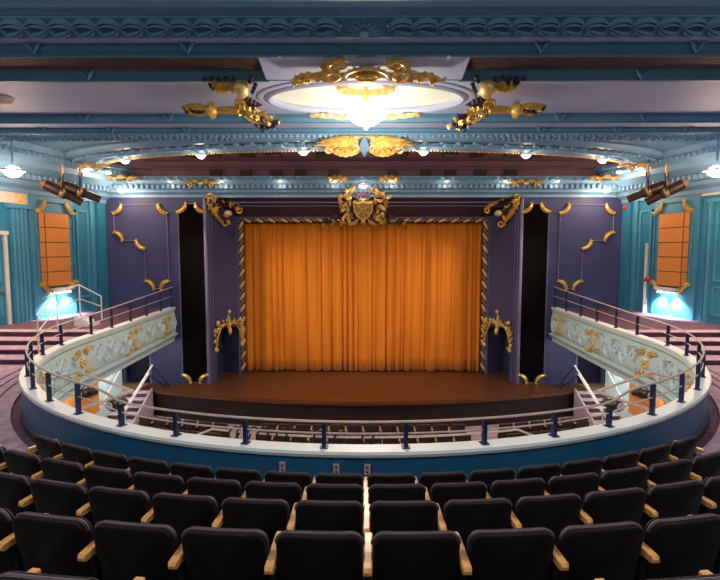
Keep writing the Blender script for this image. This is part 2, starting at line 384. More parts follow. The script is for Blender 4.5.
# proscenium wall: flat purple parts, splayed reveal with arched niches, header
for s in (-1, 1):
    mb = MB()
    def rect(xa, xb, za, zb): mb.box(min(s * xa, s * xb), max(s * xa, s * xb), WY, WY + .25, za, zb)
    dx0, dx1, dz = 8.45, 9.42, 2.72            # stage side doorway under the balcony
    rect(6.1, dx0, 0, 8.3); rect(dx1, 10.4, 0, 8.3); rect(dx0, dx1, dz, 8.3); rect(dx0, dx1, 0, ZST)
    w = struct('wall_proscenium_' + SIDE[s], mb, 'purple', 'purple wall %s of the stage opening' % SIDE[s], 'wall')
    dr = thing('door_%d' % (4 if s < 0 else 5), 'dark purple stage side door under the %s balcony arm' % SIDE[s], 'door', (s * 8.9, WY + .3, ZST), kind='structure')
    obj('door_leaf', MB().box(s * 8.93 - .45, s * 8.93 + .45, WY + .22, WY + .27, ZST, 2.7), 'purple_d', dr, False)
    obj('door_edge', MB().box(min(s * 8.5, s * 8.62), max(s * 8.5, s * 8.62), WY + .05, WY + .22, ZST, 2.66), 'niche', dr, False)
    for xx in (dx0 - .07, dx1 + .01): obj('door_jamb', MB().box(s * xx - .04, s * xx + .04, WY - .06, WY + .02, ZST, dz), 'purple_trim', dr, False)
    obj('door_head', MB().box(s * 8.93 - .6, s * 8.93 + .6, WY - .06, WY + .02, dz, dz + .1), 'purple_trim', dr, False)
    # splayed reveal
    P0 = Vector((s * 6.1, WY, 0)); P1 = Vector((s * 5.10, 21.1, 0)); D = P1 - P0; LN = D.length; D.normalize()
    Nn = Vector((D.y, -D.x, 0)); Nn = Nn if Nn.y < 0 else -Nn
    a0, a1, spr = .46 * 1, 1.72, 2.78; ac = (a0 + a1) / 2; ar = (a1 - a0) / 2
    mb = MB(); P = lambda u, z: tuple(P0 + D * u + Vector((0, 0, z)))
    zt = 8.3
    arcp = [(ac - ar * cos(pi * i / 12), spr + ar * .55 * sin(pi * i / 12)) for i in range(13)]
    mb.poly([P(0, 0), P(a0, 0), P(a0, spr), P(0, spr)]); mb.poly([P(a1, 0), P(LN, 0), P(LN, spr), P(a1, spr)])
    mb.poly([P(0, spr), P(a0, spr), P(a0, zt), P(0, zt)]); mb.poly([P(a1, spr), P(LN, spr), P(LN, zt), P(a1, zt)])
    for i in range(12):
        (ua, za), (ub, zb) = arcp[i], arcp[i + 1]; mb.poly([P(ua, za), P(ub, zb), P(ub, zt), P(ua, zt)])
    for i in range(12):                          # niche lining
        (ua, za), (ub, zb) = arcp[i], arcp[i + 1]
        q = -Nn * .8; mb.poly([P(ua, za), P(ub, zb), tuple(Vector(P(ub, zb)) + q), tuple(Vector(P(ua, za)) + q)])
    for u in (a0, a1):
        q = -Nn * .8; mb.poly([P(u, 0), P(u, spr), tuple(Vector(P(u, spr)) + q), tuple(Vector(P(u, 0)) + q)])
    rv = struct('wall_reveal_' + SIDE[s], mb, 'purple', 'dark purple splayed proscenium reveal with an arched niche, %s side' % SIDE[s], 'wall')
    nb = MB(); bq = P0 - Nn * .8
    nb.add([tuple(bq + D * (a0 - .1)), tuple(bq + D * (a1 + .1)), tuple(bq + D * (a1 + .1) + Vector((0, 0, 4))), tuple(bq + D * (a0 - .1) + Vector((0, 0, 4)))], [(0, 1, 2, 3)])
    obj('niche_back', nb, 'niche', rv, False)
    for u, r in ((.16, .025), (.30, .018), (LN - .28, .018)):
        obj('reveal_bead', MB().tube([Vector(P(u, ZST)) + Nn * .01, Vector(P(u, 7.9)) + Nn * .01], r, 6), 'purple_trim', rv)
    obj('reveal_edge', MB().tube([Vector(P(.0, ZST)) + Nn * .01, Vector(P(.0, 8.25)) + Nn * .01], .07, 8), 'purple_trim', rv)
# header
mb = MB()
mb.add([(-6.1, WY, 8.3), (6.1, WY, 8.3), (5.18, 21.1, 7.50), (-5.18, 21.1, 7.50), (5.18, 21.3, 7.50), (-5.18, 21.3, 7.50), (5.18, 21.3, 9), (-5.18, 21.3, 9)], [(0, 1, 2, 3), (3, 2, 4, 5), (5, 4, 6, 7)])
hd = struct('wall_header', mb, 'purple_d', 'splayed purple header above the stage curtain, its shade put into the colour', 'wall')  # header colour darkened to stand for its shade
for y, r in ((19.75, .035), (20.0, .02), (20.85, .03)):
    k = (y - WY) / (21.1 - WY); z = 8.3 - .8 * k - .02; xx = 6.1 - .92 * k
    obj('header_bead', MB().tube([(-xx + .05, y, z), (xx - .05, y, z)], r, 6), 'purple_trim', hd)

# ------------------------------------------------------------------ ceiling
XW = 14.6
ceil = struct('ceiling', MB().xprofile([(-5.2, 10.40), (8.30, 10.40), (8.30, 10.33), (8.52, 10.33), (8.60, 10.28), (8.72, 10.34), (8.82, 10.30), (8.90, 10.28)], -XW, XW), 'ceil_teal', 'blue teal stepped plaster ceiling over the house', 'ceiling')
obj('cove_band', MB().xprofile([(8.90, 10.28), (8.95, 10.22), (9.13, 10.05), (9.19, 10.02)], -XW, XW), 'ceil_shaded', ceil, False)
obj('soffit_strip', MB().xprofile([(9.19, 10.02), (9.40, 10.02)], -XW, XW), 'ceil_panel', ceil, False)
obj('fascia', MB().xprofile([(9.40, 10.02), (9.38, 9.95), (9.44, 9.88), (9.43, 9.82), (9.48, 9.80), (9.50, 9.82)], -XW, XW), 'ceil_shaded', ceil, True)
for s in (-1, 1):
    xa, xb = sorted((s * 1.55, s * XW))
    obj('grille_back', MB().xprofile([(9.44, 9.86), (10.2, 9.86)], xa, xb), 'grille', ceil, False)
    for k in range(8):
        y = 9.52 + k * .085; obj('slat', MB().box(xa, xb, y, y + .035, 9.815, 9.85), 'grille', ceil, False)
    obj('grille_edge', MB().box(s * 1.55 - .03, s * 1.55 + .03, 9.44, 10.24, 9.79, 9.86), 'ceil_panel', ceil, False)
    xa, xb = sorted((s * 1.9, s * XW))
    obj('fascia', MB().xprofile([(10.17, 9.86), (10.17, 9.82), (10.22, 9.81), (10.24, 9.78), (10.30, 9.70), (10.30, 9.645), (10.36, 9.645)], xa, xb), 'ceil_shaded', ceil, True)
obj('centre_panel', MB().add([(-1.95, 9.45, 9.82), (1.95, 9.45, 9.82), (1.95, 10.4, 9.645), (-1.95, 10.4, 9.645)], [(0, 1, 2, 3)]), 'ceil_panel', ceil, False)
def plane_with_hole(hole, rect, c, z):
    x0, x1, y0, y1 = rect; hs = list(hole)
    for cx, cy in ((x0, y0), (x1, y0), (x1, y1), (x0, y1)):      # a hole vertex on the way to each corner
        d = Vector((cx - c[0], cy - c[1])).normalized(); best = None
        for i in range(len(hole)):
            a = Vector(hole[i]) - Vector(c); b = Vector(hole[(i + 1) % len(hole)]) - Vector(c); e = b - a
            den = d.x * e.y - d.y * e.x
            if abs(den) < 1e-9: continue
            t = (a.x * e.y - a.y * e.x) / den; u = (a.x * d.y - a.y * d.x) / den
            if t > 0 and 0 <= u <= 1: best = (c[0] + d.x * t, c[1] + d.y * t)
        if best: hs.append(best)
    hs.sort(key=lambda p: atan2(p[1] - c[1], p[0] - c[0]))
    out = []
    for p in hs:
        dx, dy = p[0] - c[0], p[1] - c[1]; t = 1e9
        if dx > 1e-9: t = min(t, (x1 - c[0]) / dx)
        if dx < -1e-9: t = min(t, (x0 - c[0]) / dx)
        if dy > 1e-9: t = min(t, (y1 - c[1]) / dy)
        if dy < -1e-9: t = min(t, (y0 - c[1]) / dy)
        out.append((c[0] + dx * t, c[1] + dy * t))
    n = len(hs); vs = [(x, y, z) for x, y in hs] + [(x, y, z) for x, y in out]
    return MB().add(vs, [(i, (i + 1) % n, n + (i + 1) % n, n + i) for i in range(n)])
DA, DB, DC = 2.16, 1.14, (0.05, 11.48)
dome_el = [(DC[0] + DA * cos(2 * pi * i / 64), DC[1] + DB * sin(2 * pi * i / 64)) for i in range(64)]
obj('ceiling_panel', plane_with_hole(dome_el, (-XW, XW, 10.3, 12.75), DC, 9.65), 'ceil_panel', ceil, False)
obj('fascia', MB().xprofile([(12.75, 9.65), (12.73, 9.55), (12.78, 9.46), (12.76, 9.42)], -XW, XW), 'ceil_teal', ceil)
obj('soffit_strip', MB().xprofile([(12.76, 9.42), (13.2, 9.42)], -XW, XW), 'ceil_panel', ceil, False)
obj('fascia', MB().xprofile([(13.2, 9.42), (13.17, 9.36), (13.22, 9.32), (13.2, 9.30)], -XW, XW), 'ceil_teal', ceil)
# oval recess over the stage end
def recess(extra=0.0):
    pts = []
    for i in range(61):
        t = pi * i / 60; pts.append((-8.9 * cos(t), 17.8 - 3.0 * sin(t)))
    for i in range(1, 11):
        t = pi / 2 * i / 10; pts.append((7.0 + 1.9 * cos(t), 17.8 + 1.5 * sin(t)))
    for i in range(0, 10):
        t = pi / 2 * i / 10; pts.append((-7.0 - 1.9 * sin(t), 17.8 + 1.5 * cos(t)))
    return pts
RC = recess()
obj('ring_plane', plane_with_hole(RC, (-XW, XW, 13.2, 19.42), (0, 17.4), 9.30), 'ceil_teal', ceil, False)
n = len(RC)
obj('recess_wall', MB().add([(x, y, 9.30) for x, y in RC] + [(x, y, 9.62) for x, y in RC], [(i, (i + 1) % n, n + (i + 1) % n, n + i) for i in range(n)]), 'purple_soffit', ceil)
obj('recess_ceiling', MB().box(-10, 10, 14.5, 20.2, 9.60, 9.70), 'purple_soffit', ceil, False)
obj('recess_back', MB().box(-10, 10, 19.2, 19.38, 8.9, 9.62), 'purple_soffit', ceil, False)
obj('recess_band', MB().tube([(-8.3, 19.16, 9.34), (8.3, 19.16, 9.34)], .06, 8), 'purple_soffit', ceil)
for x in (-4.0, -3.05, -1.35, 1.35, 3.05, 4.0, -5.2, 5.2, 6.1, -6.1):
    obj('slot_box', MB().add([(x - .22, 17.3, 9.62), (x + .22, 17.3, 9.62), (x + .22, 18.0, 9.62), (x - .22, 18.0, 9.62), (x - .30, 17.3, 9.50), (x + .18, 17.3, 9.50), (x + .18, 17.95, 9.50), (x - .30, 17.95, 9.50)],
        [(0, 3, 2, 1), (4, 5, 6, 7), (0, 1, 5, 4), (1, 2, 6, 5), (2, 3, 7, 6), (3, 0, 4, 7)]), 'can', ceil, False)
for x in (-5.55, -4.4, -3.25, -2.35, 2.35, 3.25, 4.4, 5.55, -1.1, 1.1):
    obj('slot_box', MB().box(x - .20, x + .20, 18.98, 19.2, 8.99, 9.24), 'can', ceil, False)
# oval ring moulding
RP_ = []
for i in range(61):
    t = pi * i / 60; x, y = -8.9 * cos(t), 17.8 - 3.0 * sin(t)
    nx, ny = -cos(t) / 8.9, -sin(t) / 3.0; l = sqrt(nx * nx + ny * ny); RP_.append((x, y, nx / l, ny / l))
RP_ = [(-8.7, 18.6, -1, .25), (-8.85, 18.2, -1, .1)] + RP_ + [(8.85, 18.2, 1, .1), (8.7, 18.6, 1, .25)]
ring = thing('oval_ceiling_ring', 'pale blue oval plaster ring with beads and running leaves', 'ceiling moulding', (0, 14.8, 9.2), kind='structure')
obj('ring_band', MB().sweep(RP_, [(0, 9.31), (-.02, 9.20), (.05, 9.15), (.16, 9.16), (.22, 9.22), (.95, 9.25), (1.02, 9.20), (1.12, 9.17), (1.22, 9.20), (1.28, 9.31)]), 'ring_teal', ring)
bd = MB()
for i in range(260):
    t = pi * (i + .5) / 260; x, y = -8.9 * cos(t), 17.8 - 3.0 * sin(t); bd.blob((x * .997, y - .02, 9.16), (.045, .045, .05), 6, 4)
obj('bead_row', bd, 'gold_pale', ring, kind='stuff')
# running leaf strip on the ring and on the straight mouldings in front of it
RSTUD = MB().blob((0, 0, 0), (.07, .06, .05), 8, 5).mesh('ring_stud', M['ring_teal'])
lm = MB().leaf([(-.16, -.05), (-.08, .03), (0, .05), (.08, .03), (.17, -.05)], .07, .05, 2, .2).mesh('running_leaf', M['ring_teal'])
for i in range(84):
    t = pi * (.06 + .88 * i / 83); x, y = -9.5 * cos(t), 17.8 - 3.6 * sin(t)
    obj('running_leaf', lm, None, ring, mtx=Matrix.Translation((x, y - 14.8, .01)) @ Matrix.Scale(1.55, 4) @ Matrix.Rotation(pi, 4, 'X') @ Matrix.Rotation(R(25 if i % 2 else -25), 4, 'Z'))
for i in range(60):
    t_ = pi * (.05 + .90 * i / 59); x, y = -9.95 * cos(t_), 17.8 - 4.05 * sin(t_)
    obj('ring_stud', RSTUD, None, ring, loc=(x, y, 9.16))
lst = MB()
for i in range(150):
    x = -11.2 + i * .15; m_ = Matrix.Translation((x, 13.42, 9.285)) @ Matrix.Rotation(pi, 4, 'X') @ Matrix.Rotation(R(30 if i % 2 else -30), 4, 'Z')
    lst.leaf([(-.09, -.02), (-.04, .02), (0, .03), (.05, .01), (.1, -.03)], .06, .085, 1, .1, m_)
    lst.leaf([(-.09, -.02), (-.04, .02), (0, .03), (.05, .01), (.1, -.03)], .06, .085, 1, .1, Matrix.Translation((0, .42, 0)) @ m_)
obj('small_leaf_strip', lst, 'ring_teal', ceil, kind='stuff')
obj('strip_bead', MB().tube([(-11.3, 13.32, 9.29), (11.3, 13.32, 9.29)], .025, 6), 'ring_teal', ceil)
obj('strip_bead', MB().tube([(-11.3, 13.54, 9.29), (11.3, 13.54, 9.29)], .025, 6), 'ring_teal', ceil)
# guilloche of acanthus leaves on the big cove
cb = thing('acanthus_frieze', 'frieze of plaster acanthus leaves running across the ceiling cove', 'frieze', (0, 9.05, 10.15))
ge = Vector((0, .29, -.26)).normalized()      # down the cove = up in leaf space is reversed
fm = frame((0, 9.05, 10.14), (1, 0, 0), (0, -.745, .667))
def guil_meshes(s):
    big = MB().leaf([(s * -.22, -.12), (s * -.16, -.01), (s * -.06, .06), (s * .06, .08), (s * .17, .05), (s * .25, -.02), (s * .29, -.08)], .075, .13, 3, .22).mesh('acanthus_leaf', M['frieze'])
    low = MB().leaf([(s * -.20, .03), (s * -.10, -.05), (s * .02, -.09), (s * .13, -.08), (s * .22, -.03)], .055, .10, 2, .2).mesh('acanthus_leaf', M['frieze'])
    eye = MB().blob((0, 0, .05), (.035, .035, .05), 7, 5).mesh('leaf_bud', M['frieze'])
    return big, low, eye
L0 = Vector((0, 9.05, 10.15))
def at_cove(x, y, z=0.0): 
    m_ = fm @ Matrix.Translation((x, y, z)); m_.translation -= L0; return m_
for s in (-1, 1):
    big, low, eye = guil_meshes(s)
    for k in range(17):
        x = s * (.62 + k * .42)
        obj('acanthus_leaf', big, None, cb, mtx=at_cove(x, .03)); obj('acanthus_leaf', low, None, cb, mtx=at_cove(x + s * .06, -.03)); obj('leaf_bud', eye, None, cb, mtx=at_cove(x - s * .21, .06))
mb = MB()
for i in range(9):
    a = pi * (i / 8); d = (cos(a), sin(a)); mb.leaf([(d[0] * .04, -.12 + d[1] * .03), (d[0] * .16, -.10 + d[1] * .12), (d[0] * .34, -.12 + d[1] * .24)], .045, .06, 1, .1)
mb.blob((0, -.1, .03), (.09, .06, .06))
obj('palmette', mb, 'frieze', cb, mtx=at_cove(0, 0))
for y in (-.165, .185): obj('frieze_fillet', MB().tube([(-11.9, y, 0), (11.9, y, 0)], .02, 6), 'ceil_teal', cb, mtx=at_cove(0, 0))
# little leaf clasps on the ceiling mouldings
clasp = MB()
for s in (-1, 1): clasp.leaf([(0, -.10), (s * .06, .0), (s * .16, .12)], .035, .05, 1, .1)
clasp_me = clasp.mesh('leaf_clasp', M['ring_teal'])
for y, z, xs in ((12.72, 9.53, (-6.95, -4.85, -2.8, 2.8, 4.85, 6.95)), (13.16, 9.36, (-8.3, -6.5, -4.55, -2.5, 2.5, 4.55, 6.5, 8.3)), (10.24, 9.74, (-5.5, 5.5)), (9.38, 9.93, (-6.0, -3.2, 3.2, 6.0))):
    for x in xs: obj('leaf_clasp', clasp_me, None, ceil, mtx=frame((x, y - .02, z), (1, 0, 0), (0, -.25, 1)))
# oval dome
dm = thing('ceiling_dome', 'shallow white oval light dome in a moulded ring', 'ceiling dome', (DC[0], DC[1], 9.65), kind='structure')
dp = []
for i in range(72):
    t = 2 * pi * i / 72; nx, ny = cos(t) / DA, sin(t) / DB; l = sqrt(nx * nx + ny * ny); dp.append((DC[0] + DA * cos(t), DC[1] + DB * sin(t), nx / l, ny / l))
obj('rim', MB().sweep(dp, [(-.06, 9.70), (-.07, 9.62), (0, 9.58), (.08, 9.60), (.12, 9.63), (.20, 9.61), (.26, 9.63), (.28, 9.67)], closed_path=True), 'ceil_panel', dm)
db = MB(); rings = [(1.0, 0.0), (.97, .06), (.88, .14), (.7, .22), (.45, .27), (.26, .285)]
vs = [(DC[0] + DA * k * cos(2 * pi * i / 64), DC[1] + DB * k * sin(2 * pi * i / 64), 9.65 + h) for k, h in rings for i in range(64)]
fs = [(a * 64 + i, a * 64 + (i + 1) % 64, (a + 1) * 64 + (i + 1) % 64, (a + 1) * 64 + i) for a in range(5) for i in range(64)] + [tuple(5 * 64 + i for i in range(64))]
obj('dome_shell', db.add(vs, fs), 'dome', dm)
obj('inner_ring', MB().sweep([(DC[0] + .60 * cos(2 * pi * i / 48), DC[1] + .36 * sin(2 * pi * i / 48), cos(2 * pi * i / 48), sin(2 * pi * i / 48)) for i in range(48)], [(-.05, 9.93), (-.05, 9.82), (0, 9.80), (.05, 9.82), (.05, 9.93)], closed_path=True), 'gold_pale', dm)
bw = thing('bowl_lamp', 'glowing opal bowl lamp hanging in the centre of the white dome', 'lamp', (DC[0], DC[1], 9.1))
obj('bowl', MB().lathe([(.05, 9.05), (.2, 9.08), (.34, 9.17), (.42, 9.30), (.45, 9.44), (.40, 9.46)], 28, Matrix.Translation((DC[0], DC[1], 0))), 'bowl', bw)
obj('stem', MB().tube([(DC[0], DC[1], 9.4), (DC[0], DC[1], 9.94)], .04, 8), 'gold_pale', bw)
obj('finial', MB().lathe([(.02, 8.96), (.05, 8.99), (.07, 9.03), (.05, 9.06)], 12, Matrix.Translation((DC[0], DC[1], 0))), 'gold_pale', bw)
light('POINT', 'bowl_light', bw, (DC[0], DC[1], 8.40), 330, WARM, .3); light('SPOT', 'bowl_beam', bw, (DC[0], DC[1], 8.40), 650, WARM, .3, (DC[0], DC[1], 0), 165, .3)

# cornices along the proscenium and the side walls
cn = thing('proscenium_cornice', 'pale blue cornice with dentils above the stage opening', 'cornice', (0, 19.1, 8.6), kind='structure')
obj('cornice_body', MB().xprofile([(19.42, 8.26), (19.30, 8.26), (19.30, 8.36), (19.12, 8.44), (19.10, 8.52), (18.98, 8.56), (18.98, 8.68), (18.80, 8.80), (18.74, 8.92), (18.74, 8.98), (19.25, 9.0)], -10.1, 10.1), 'ring_teal', cn)
dn = MB()
for i in range(100): dn.box(-9.9 + i * .198, -9.9 + i * .198 + .10, 18.86, 19.0, 8.55, 8.69)
lf = MB()
for i in range(66): lf.leaf([(-.14, -.04), (-.07, .02), (0, .04), (.07, .02), (.15, -.04)], .055, .06, 1, .1, frame((-9.8 + i * .30, 18.74, 8.86), (1, 0, 0), (0, -.5, .9)))
obj('leaf_row', lf, 'ring_teal', cn, kind='stuff')
obj('dentil_row', dn, 'ring_teal', cn, False, kind='stuff')
for s in (-1, 1):
    pth = [(s * wall_x(y), y, -s, -.0) for y in (19.4, 17, 14.5, 12, 9, 5, 0, -5)]
    sc_ = thing('side_cornice', 'pale blue cornice with dentils along the %s wall' % SIDE[s], 'cornice', (s * wall_x(16), 16, 8.5), kind='structure')
    obj('cornice_body', MB().sweep(pth, [(0, 8.04), (.12, 8.04), (.12, 8.16), (.30, 8.28), (.34, 8.40), (.50, 8.44), (.50, 8.58), (.85, 8.78), (.92, 8.95), (1.15, 9.02), (1.15, 9.16), (1.45, 9.31)]), 'ring_teal', sc_)
    dn = MB()
    for i in range(52):
        y = 19.2 - i * .20; x = s * (wall_x(y) - .54); dn.box(x - .08, x + .08, y, y + .10, 8.44, 8.58)
        x = s * (wall_x(y) - 1.17); dn.box(x - .04, x + .04, y, y + .13, 9.04, 9.14)
    obj('dentil_row', dn, 'ring_teal', sc_, False, kind='stuff')

# ------------------------------------------------------------------ gilded ornament
def part_leaf(t, pts, w, m='gold', th=.05, lobes=4, name='acanthus_leaf', lob=.28, p=.75):
    return obj(name, MB().leaf(pts, w, th, lobes, lob, None, p), m, t, mtx=Matrix())
def part_scroll(t, pts, r0, r1, m='gold', name='scroll'):
    k = len(pts); return obj(name, MB().tube(pts, [r0 + (r1 - r0) * i / (k - 1) for i in range(k)], 7), m, t, mtx=Matrix())
def leafy(t, path, n, w, ln, m=('gold', 'gold_pale'), z=.04, seed=1, spread=55):
    rnd = random.Random(seed); k = len(path)
    for i in range(n):
        f = i / max(1, n - 1) * (k - 2); j = int(f); a = Vector(path[j][:2]); b = Vector(path[j + 1][:2]); p0 = a.lerp(b, f - j); d = (b - a).normalized()
        an = R(spread) * (1 if i % 2 else -1) * rnd.uniform(.6, 1.2); dx = Vector((d.x * cos(an) - d.y * sin(an), d.x * sin(an) + d.y * cos(an)))
        l = ln * rnd.uniform(.75, 1.2); e = p0 + dx * l; c = p0 + dx * l * .5 + d * l * .35
        part_leaf(t, bez((p0.x, p0.y, z), (c.x, c.y, z + l * .35), (e.x, e.y, z), 7), w * rnd.uniform(.8, 1.15), m[i % len(m)], .07, 2)
def part_blob(t, c, r, m='gold', name='boss', n=10, k=7): return obj(name, MB().blob(c, r, n, k), m, t, mtx=Matrix())
def flower(t, x, y, r, m='gold_pale', petals=6):
    mb = MB(); mb.blob((x, y, .05), (r * .35, r * .35, .05), 8, 5)
    for i in range(petals):
        a = 2 * pi * i / petals; mb.blob((x + cos(a) * r * .62, y + sin(a) * r * .62, .025), (r * .36, r * .36, .04), 7, 5)
    return obj('rosette', mb, m, t, mtx=Matrix())

# crest above the curtain
t = thing('crest_cartouche', 'gilded crest with a shield above the middle of the curtain', 'crest', mtx=frame((0, 19.45, 7.93), (1, 0, 0), (0, -.85, 1)) @ Matrix.Diagonal((1, 1.25, 1, 1)))
sh = [(-.36, .24), (-.18, .19), (0, .25), (.18, .19), (.36, .24), (.34, -.08), (.22, -.30), (0, -.44), (-.22, -.30), (-.34, -.08)]
so = obj('shield', MB().prism(sh, 0, .14), 'gold', t, mtx=Matrix())
obj('shield_rim', MB().tube([(x, y, .14) for x, y in sh], .035, 6, closed=True), 'gold_pale', so)
for a in (35, -35, 90): obj('shield_bar', MB().box(-.28 if a != 90 else -.16, .28 if a != 90 else .16, -.02, .02, .13, .17, Matrix.Translation((0, -.05 if a != 90 else -.08, 0)) @ Matrix.Rotation(R(a), 4, 'Z')), 'gold_pale', so)
shl = MB()
for i in range(7):
    a = R(25 + 130 * i / 6); shl.leaf([(0, .22), (cos(a) * .22, .25 + sin(a) * .16), (cos(a) * .42, .28 + sin(a) * .36)], .075, .06, 0, 0)
obj('shell', shl, 'purple_trim', t, mtx=Matrix())
obj('bow', MB().leaf([(-.2, .26, .1), (-.08, .34, .1), (0, .28, .1), (.08, .34, .1), (.2, .26, .1)], .05, .05, 2, .3), 'gold_pale', t, mtx=Matrix())
for s in (-1, 1):
    part_leaf(t, bez((s * .30, .74), (s * .46, .48), (s * .92, .30), 10), .09, 'gold_pale', .09, 1)
    part_leaf(t, bez((s * .95, .36), (s * .78, .05), (s * .88, -.28), 10), .09, 'gold', .09)
    part_scroll(t, spiral(s * .62, -.05, .22, .06, R(90), R(90 + s * 420), 20, .06), .05, .03, 'gold_dark')
    part_leaf(t, bez((s * .42, .1), (s * .62, -.25), (s * .34, -.5), 10), .08, 'gold', .1)
    part_leaf(t, bez((s * .40, -.30), (s * .62, -.62), (s * .98, -.60), 10), .09, 'gold', .09)
    part_leaf(t, bez((s * .16, -.46), (s * .32, -.66), (s * .62, -.70), 10), .06, 'gold_pale', .09)
    part_leaf(t, bez((s * .85, -.48), (s * 1.15, -.30), (s * 1.35, -.55), 10), .09, 'gold_dark', .07)
    part_leaf(t, bez((s * 1.20, -.58), (s * 1.5, -.45), (s * 1.75, -.68), 10), .06, 'gold_dark', .06)
part_blob(t, (0, -.56, .06), (.10, .10, .08), 'gold')
for s in (-1, 1):
    leafy(t, bez((s * .42, .35), (s * .80, .10), (s * .62, -.55), 9), 8, .07, .26, seed=3)
    leafy(t, bez((s * .30, .72), (s * .60, .55), (s * .95, .30), 9), 6, .06, .20, seed=4)
    leafy(t, bez((s * .60, -.58), (s * 1.1, -.50), (s * 1.7, -.66), 9), 6, .05, .18, ('gold_dark', 'gold'), seed=5)

# corner scrolls of the proscenium frame
for s in (-1, 1):
    t = thing('corner_scroll', 'gilded acanthus scroll in the upper %s corner of the curtain frame' % SIDE[s], 'ornament', group='proscenium corner scrolls',
              mtx=frame((s * 5.34, 19.92, 7.72), (1, -s * .6, 0), (0, -.6, 1)) @ Matrix.Diagonal((1.12, 1.12, 1, 1)))
    k = s
    part_leaf(t, bez((k * .75, .62), (k * .58, .05), (k * .05, -.52), 14), .13, 'gold', .10, 6)
    part_leaf(t, bez((k * .10, .52), (k * -.25, .38), (k * -.42, .12), 12), .13, 'gold', .10, 5)
    part_blob(t, (k * .02, .02, .10), (.15, .12, .12), 'gold_pale')
    part_leaf(t, bez((k * .62, .52), (k * .40, .42), (k * .22, .10), 9), .13, 'gold_dark', .06, 3)
    part_leaf(t, bez((k * .45, .60), (k * .28, .45), (k * .12, .28), 9), .08, 'gold_dark', .07, 3)
    part_scroll(t, spiral(k * .68, .58, .13, .04, R(200), R(200 + k * 400), 16, .05), .045, .03)
    part_scroll(t, spiral(k * .05, -.40, .14, .04, R(0), R(-k * 400), 16, .05), .045, .03)
    part_scroll(t, spiral(k * -.36, .12, .12, .04, R(60), R(60 + k * 380), 16, .05), .04, .03)
    leafy(t, bez((k * .68, .55), (k * .40, .30), (k * .0, -.35), 9), 9, .06, .20, ('gold_dark', 'gold', 'gold_dark'), seed=6)
    leafy(t, bez((k * .55, .62), (k * .1, .45), (k * -.35, .18), 9), 7, .055, .18, ('gold', 'gold_dark'), seed=7)
    for q in range(4): part_blob(t, (k * (.22 + .1 * q), .14 + .09 * q, .08), (.035, .03, .03), 'gold_pale', 'bead')

# rope moulding round the curtain
rp = thing('rope_frame', 'black and gold twisted rope moulding framing the curtain', 'frame', (0, 21.05, ZST))
for s in (-1, 1): obj('rope_core', MB().tube([(s * 5.11, 21.06, ZST), (s * 5.11, 21.06, 7.48)], .10, 10), 'purple_d', rp)
obj('rope_core', MB().tube([(-5.11, 21.06, 7.50), (5.11, 21.06, 7.50)], .10, 10), 'purple_d', rp)
tw = MB().blob((0, 0, 0), (.068, .055, .22), 8, 7).mesh('rope_twist', M['gold_pale'])
tw2 = MB().blob((0, 0, 0), (.018, .02, .18), 6, 5).mesh('rope_strand', M['gold'])
for s in (-1, 1):
    for k in range(13):
        z = ZST + .28 + k * .50
        obj('rope_twist', tw, None, rp, loc=(s * 5.11, 20.97, z), rot=(0, R(-30 * s), 0)); obj('rope_strand', tw2, None, rp, loc=(s * 5.11, 20.96, z + .25), rot=(0, R(-30 * s), 0))
for k in range(20):
    x = -4.86 + k * .5115
    if abs(x) < .95: continue
    sg = 1 if x > 0 else -1
    obj('rope_twist', tw, None, rp, loc=(x, 20.97, 7.50), rot=(0, R(sg * 63), 0)); obj('rope_strand', tw2, None, rp, loc=(x + .26, 20.96, 7.50), rot=(0, R(sg * 62), 0))

# gilt crescents for panel corners
def crescent_mesh(r=.30):
    mb = MB(); n = 13; pts = [(r * cos(R(-6 + 102 * i / (n - 1))), r * sin(R(-6 + 102 * i / (n - 1))), .03) for i in range(n)]
    mb.tube(pts, [.02 + .062 * sin(pi * i / (n - 1)) ** .6 for i in range(n)], 8)
    for e in (0, -1): mb.blob((pts[e][0], pts[e][1], .04), (.045, .045, .045), 7, 5)
    for i in range(1, n - 1, 2):
        a = R(-6 + 102 * i / (n - 1)); mb.blob(((r + .06) * cos(a), (r + .06) * sin(a), .05), (.034, .034, .04), 6, 4)
    return mb.mesh('gilt_corner', M['gold'])
CRES = crescent_mesh()
def panel_frame(t, pts, m, studs=(), corners=True, r=.022, inner_r=.28):
    """pts in local xy, counter-clockwise or not; every corner notched by a crescent facing the panel's inside"""
    n = len(pts); area = sum(pts[i][0] * pts[(i + 1) % n][1] - pts[(i + 1) % n][0] * pts[i][1] for i in range(n)); cc = 1 if area > 0 else -1
    for i in range(n):
        a = Vector(pts[i]); b = Vector(pts[(i + 1) % n]); p = Vector(pts[i - 1])
        d = (b - a).normalized(); e = (p - a).normalized(); L = (b - a).length
        a2 = a + d * min(inner_r, L * .3); b2 = b - d * min(inner_r, L * .3)
        obj('frame_bar', MB().tube([(a2.x, a2.y, .02), (b2.x, b2.y, .02)], r, 6), m, t, mtx=Matrix())
        if corners:
            bis = d + e; convex = (d.x * e.y - d.y * e.x) * cc > 0
            ang = atan2(bis.y, bis.x) - pi / 4
            obj('gilt_corner', CRES, None, t, mtx=Matrix.Translation((a.x, a.y, .02)) @ Matrix.Rotation(ang, 4, 'Z'))
        for sidx, k in studs:
            if sidx == i:
                for q in range(1, k + 1):
                    pp = a + (b - a) * q / (k + 1); obj('stud', STUD, None, t, mtx=Matrix.Translation((pp.x, pp.y, .03)))
STUD = MB().blob((0, 0, 0), (.045, .045, .04), 7, 5).mesh('stud', M['purple_trim'])
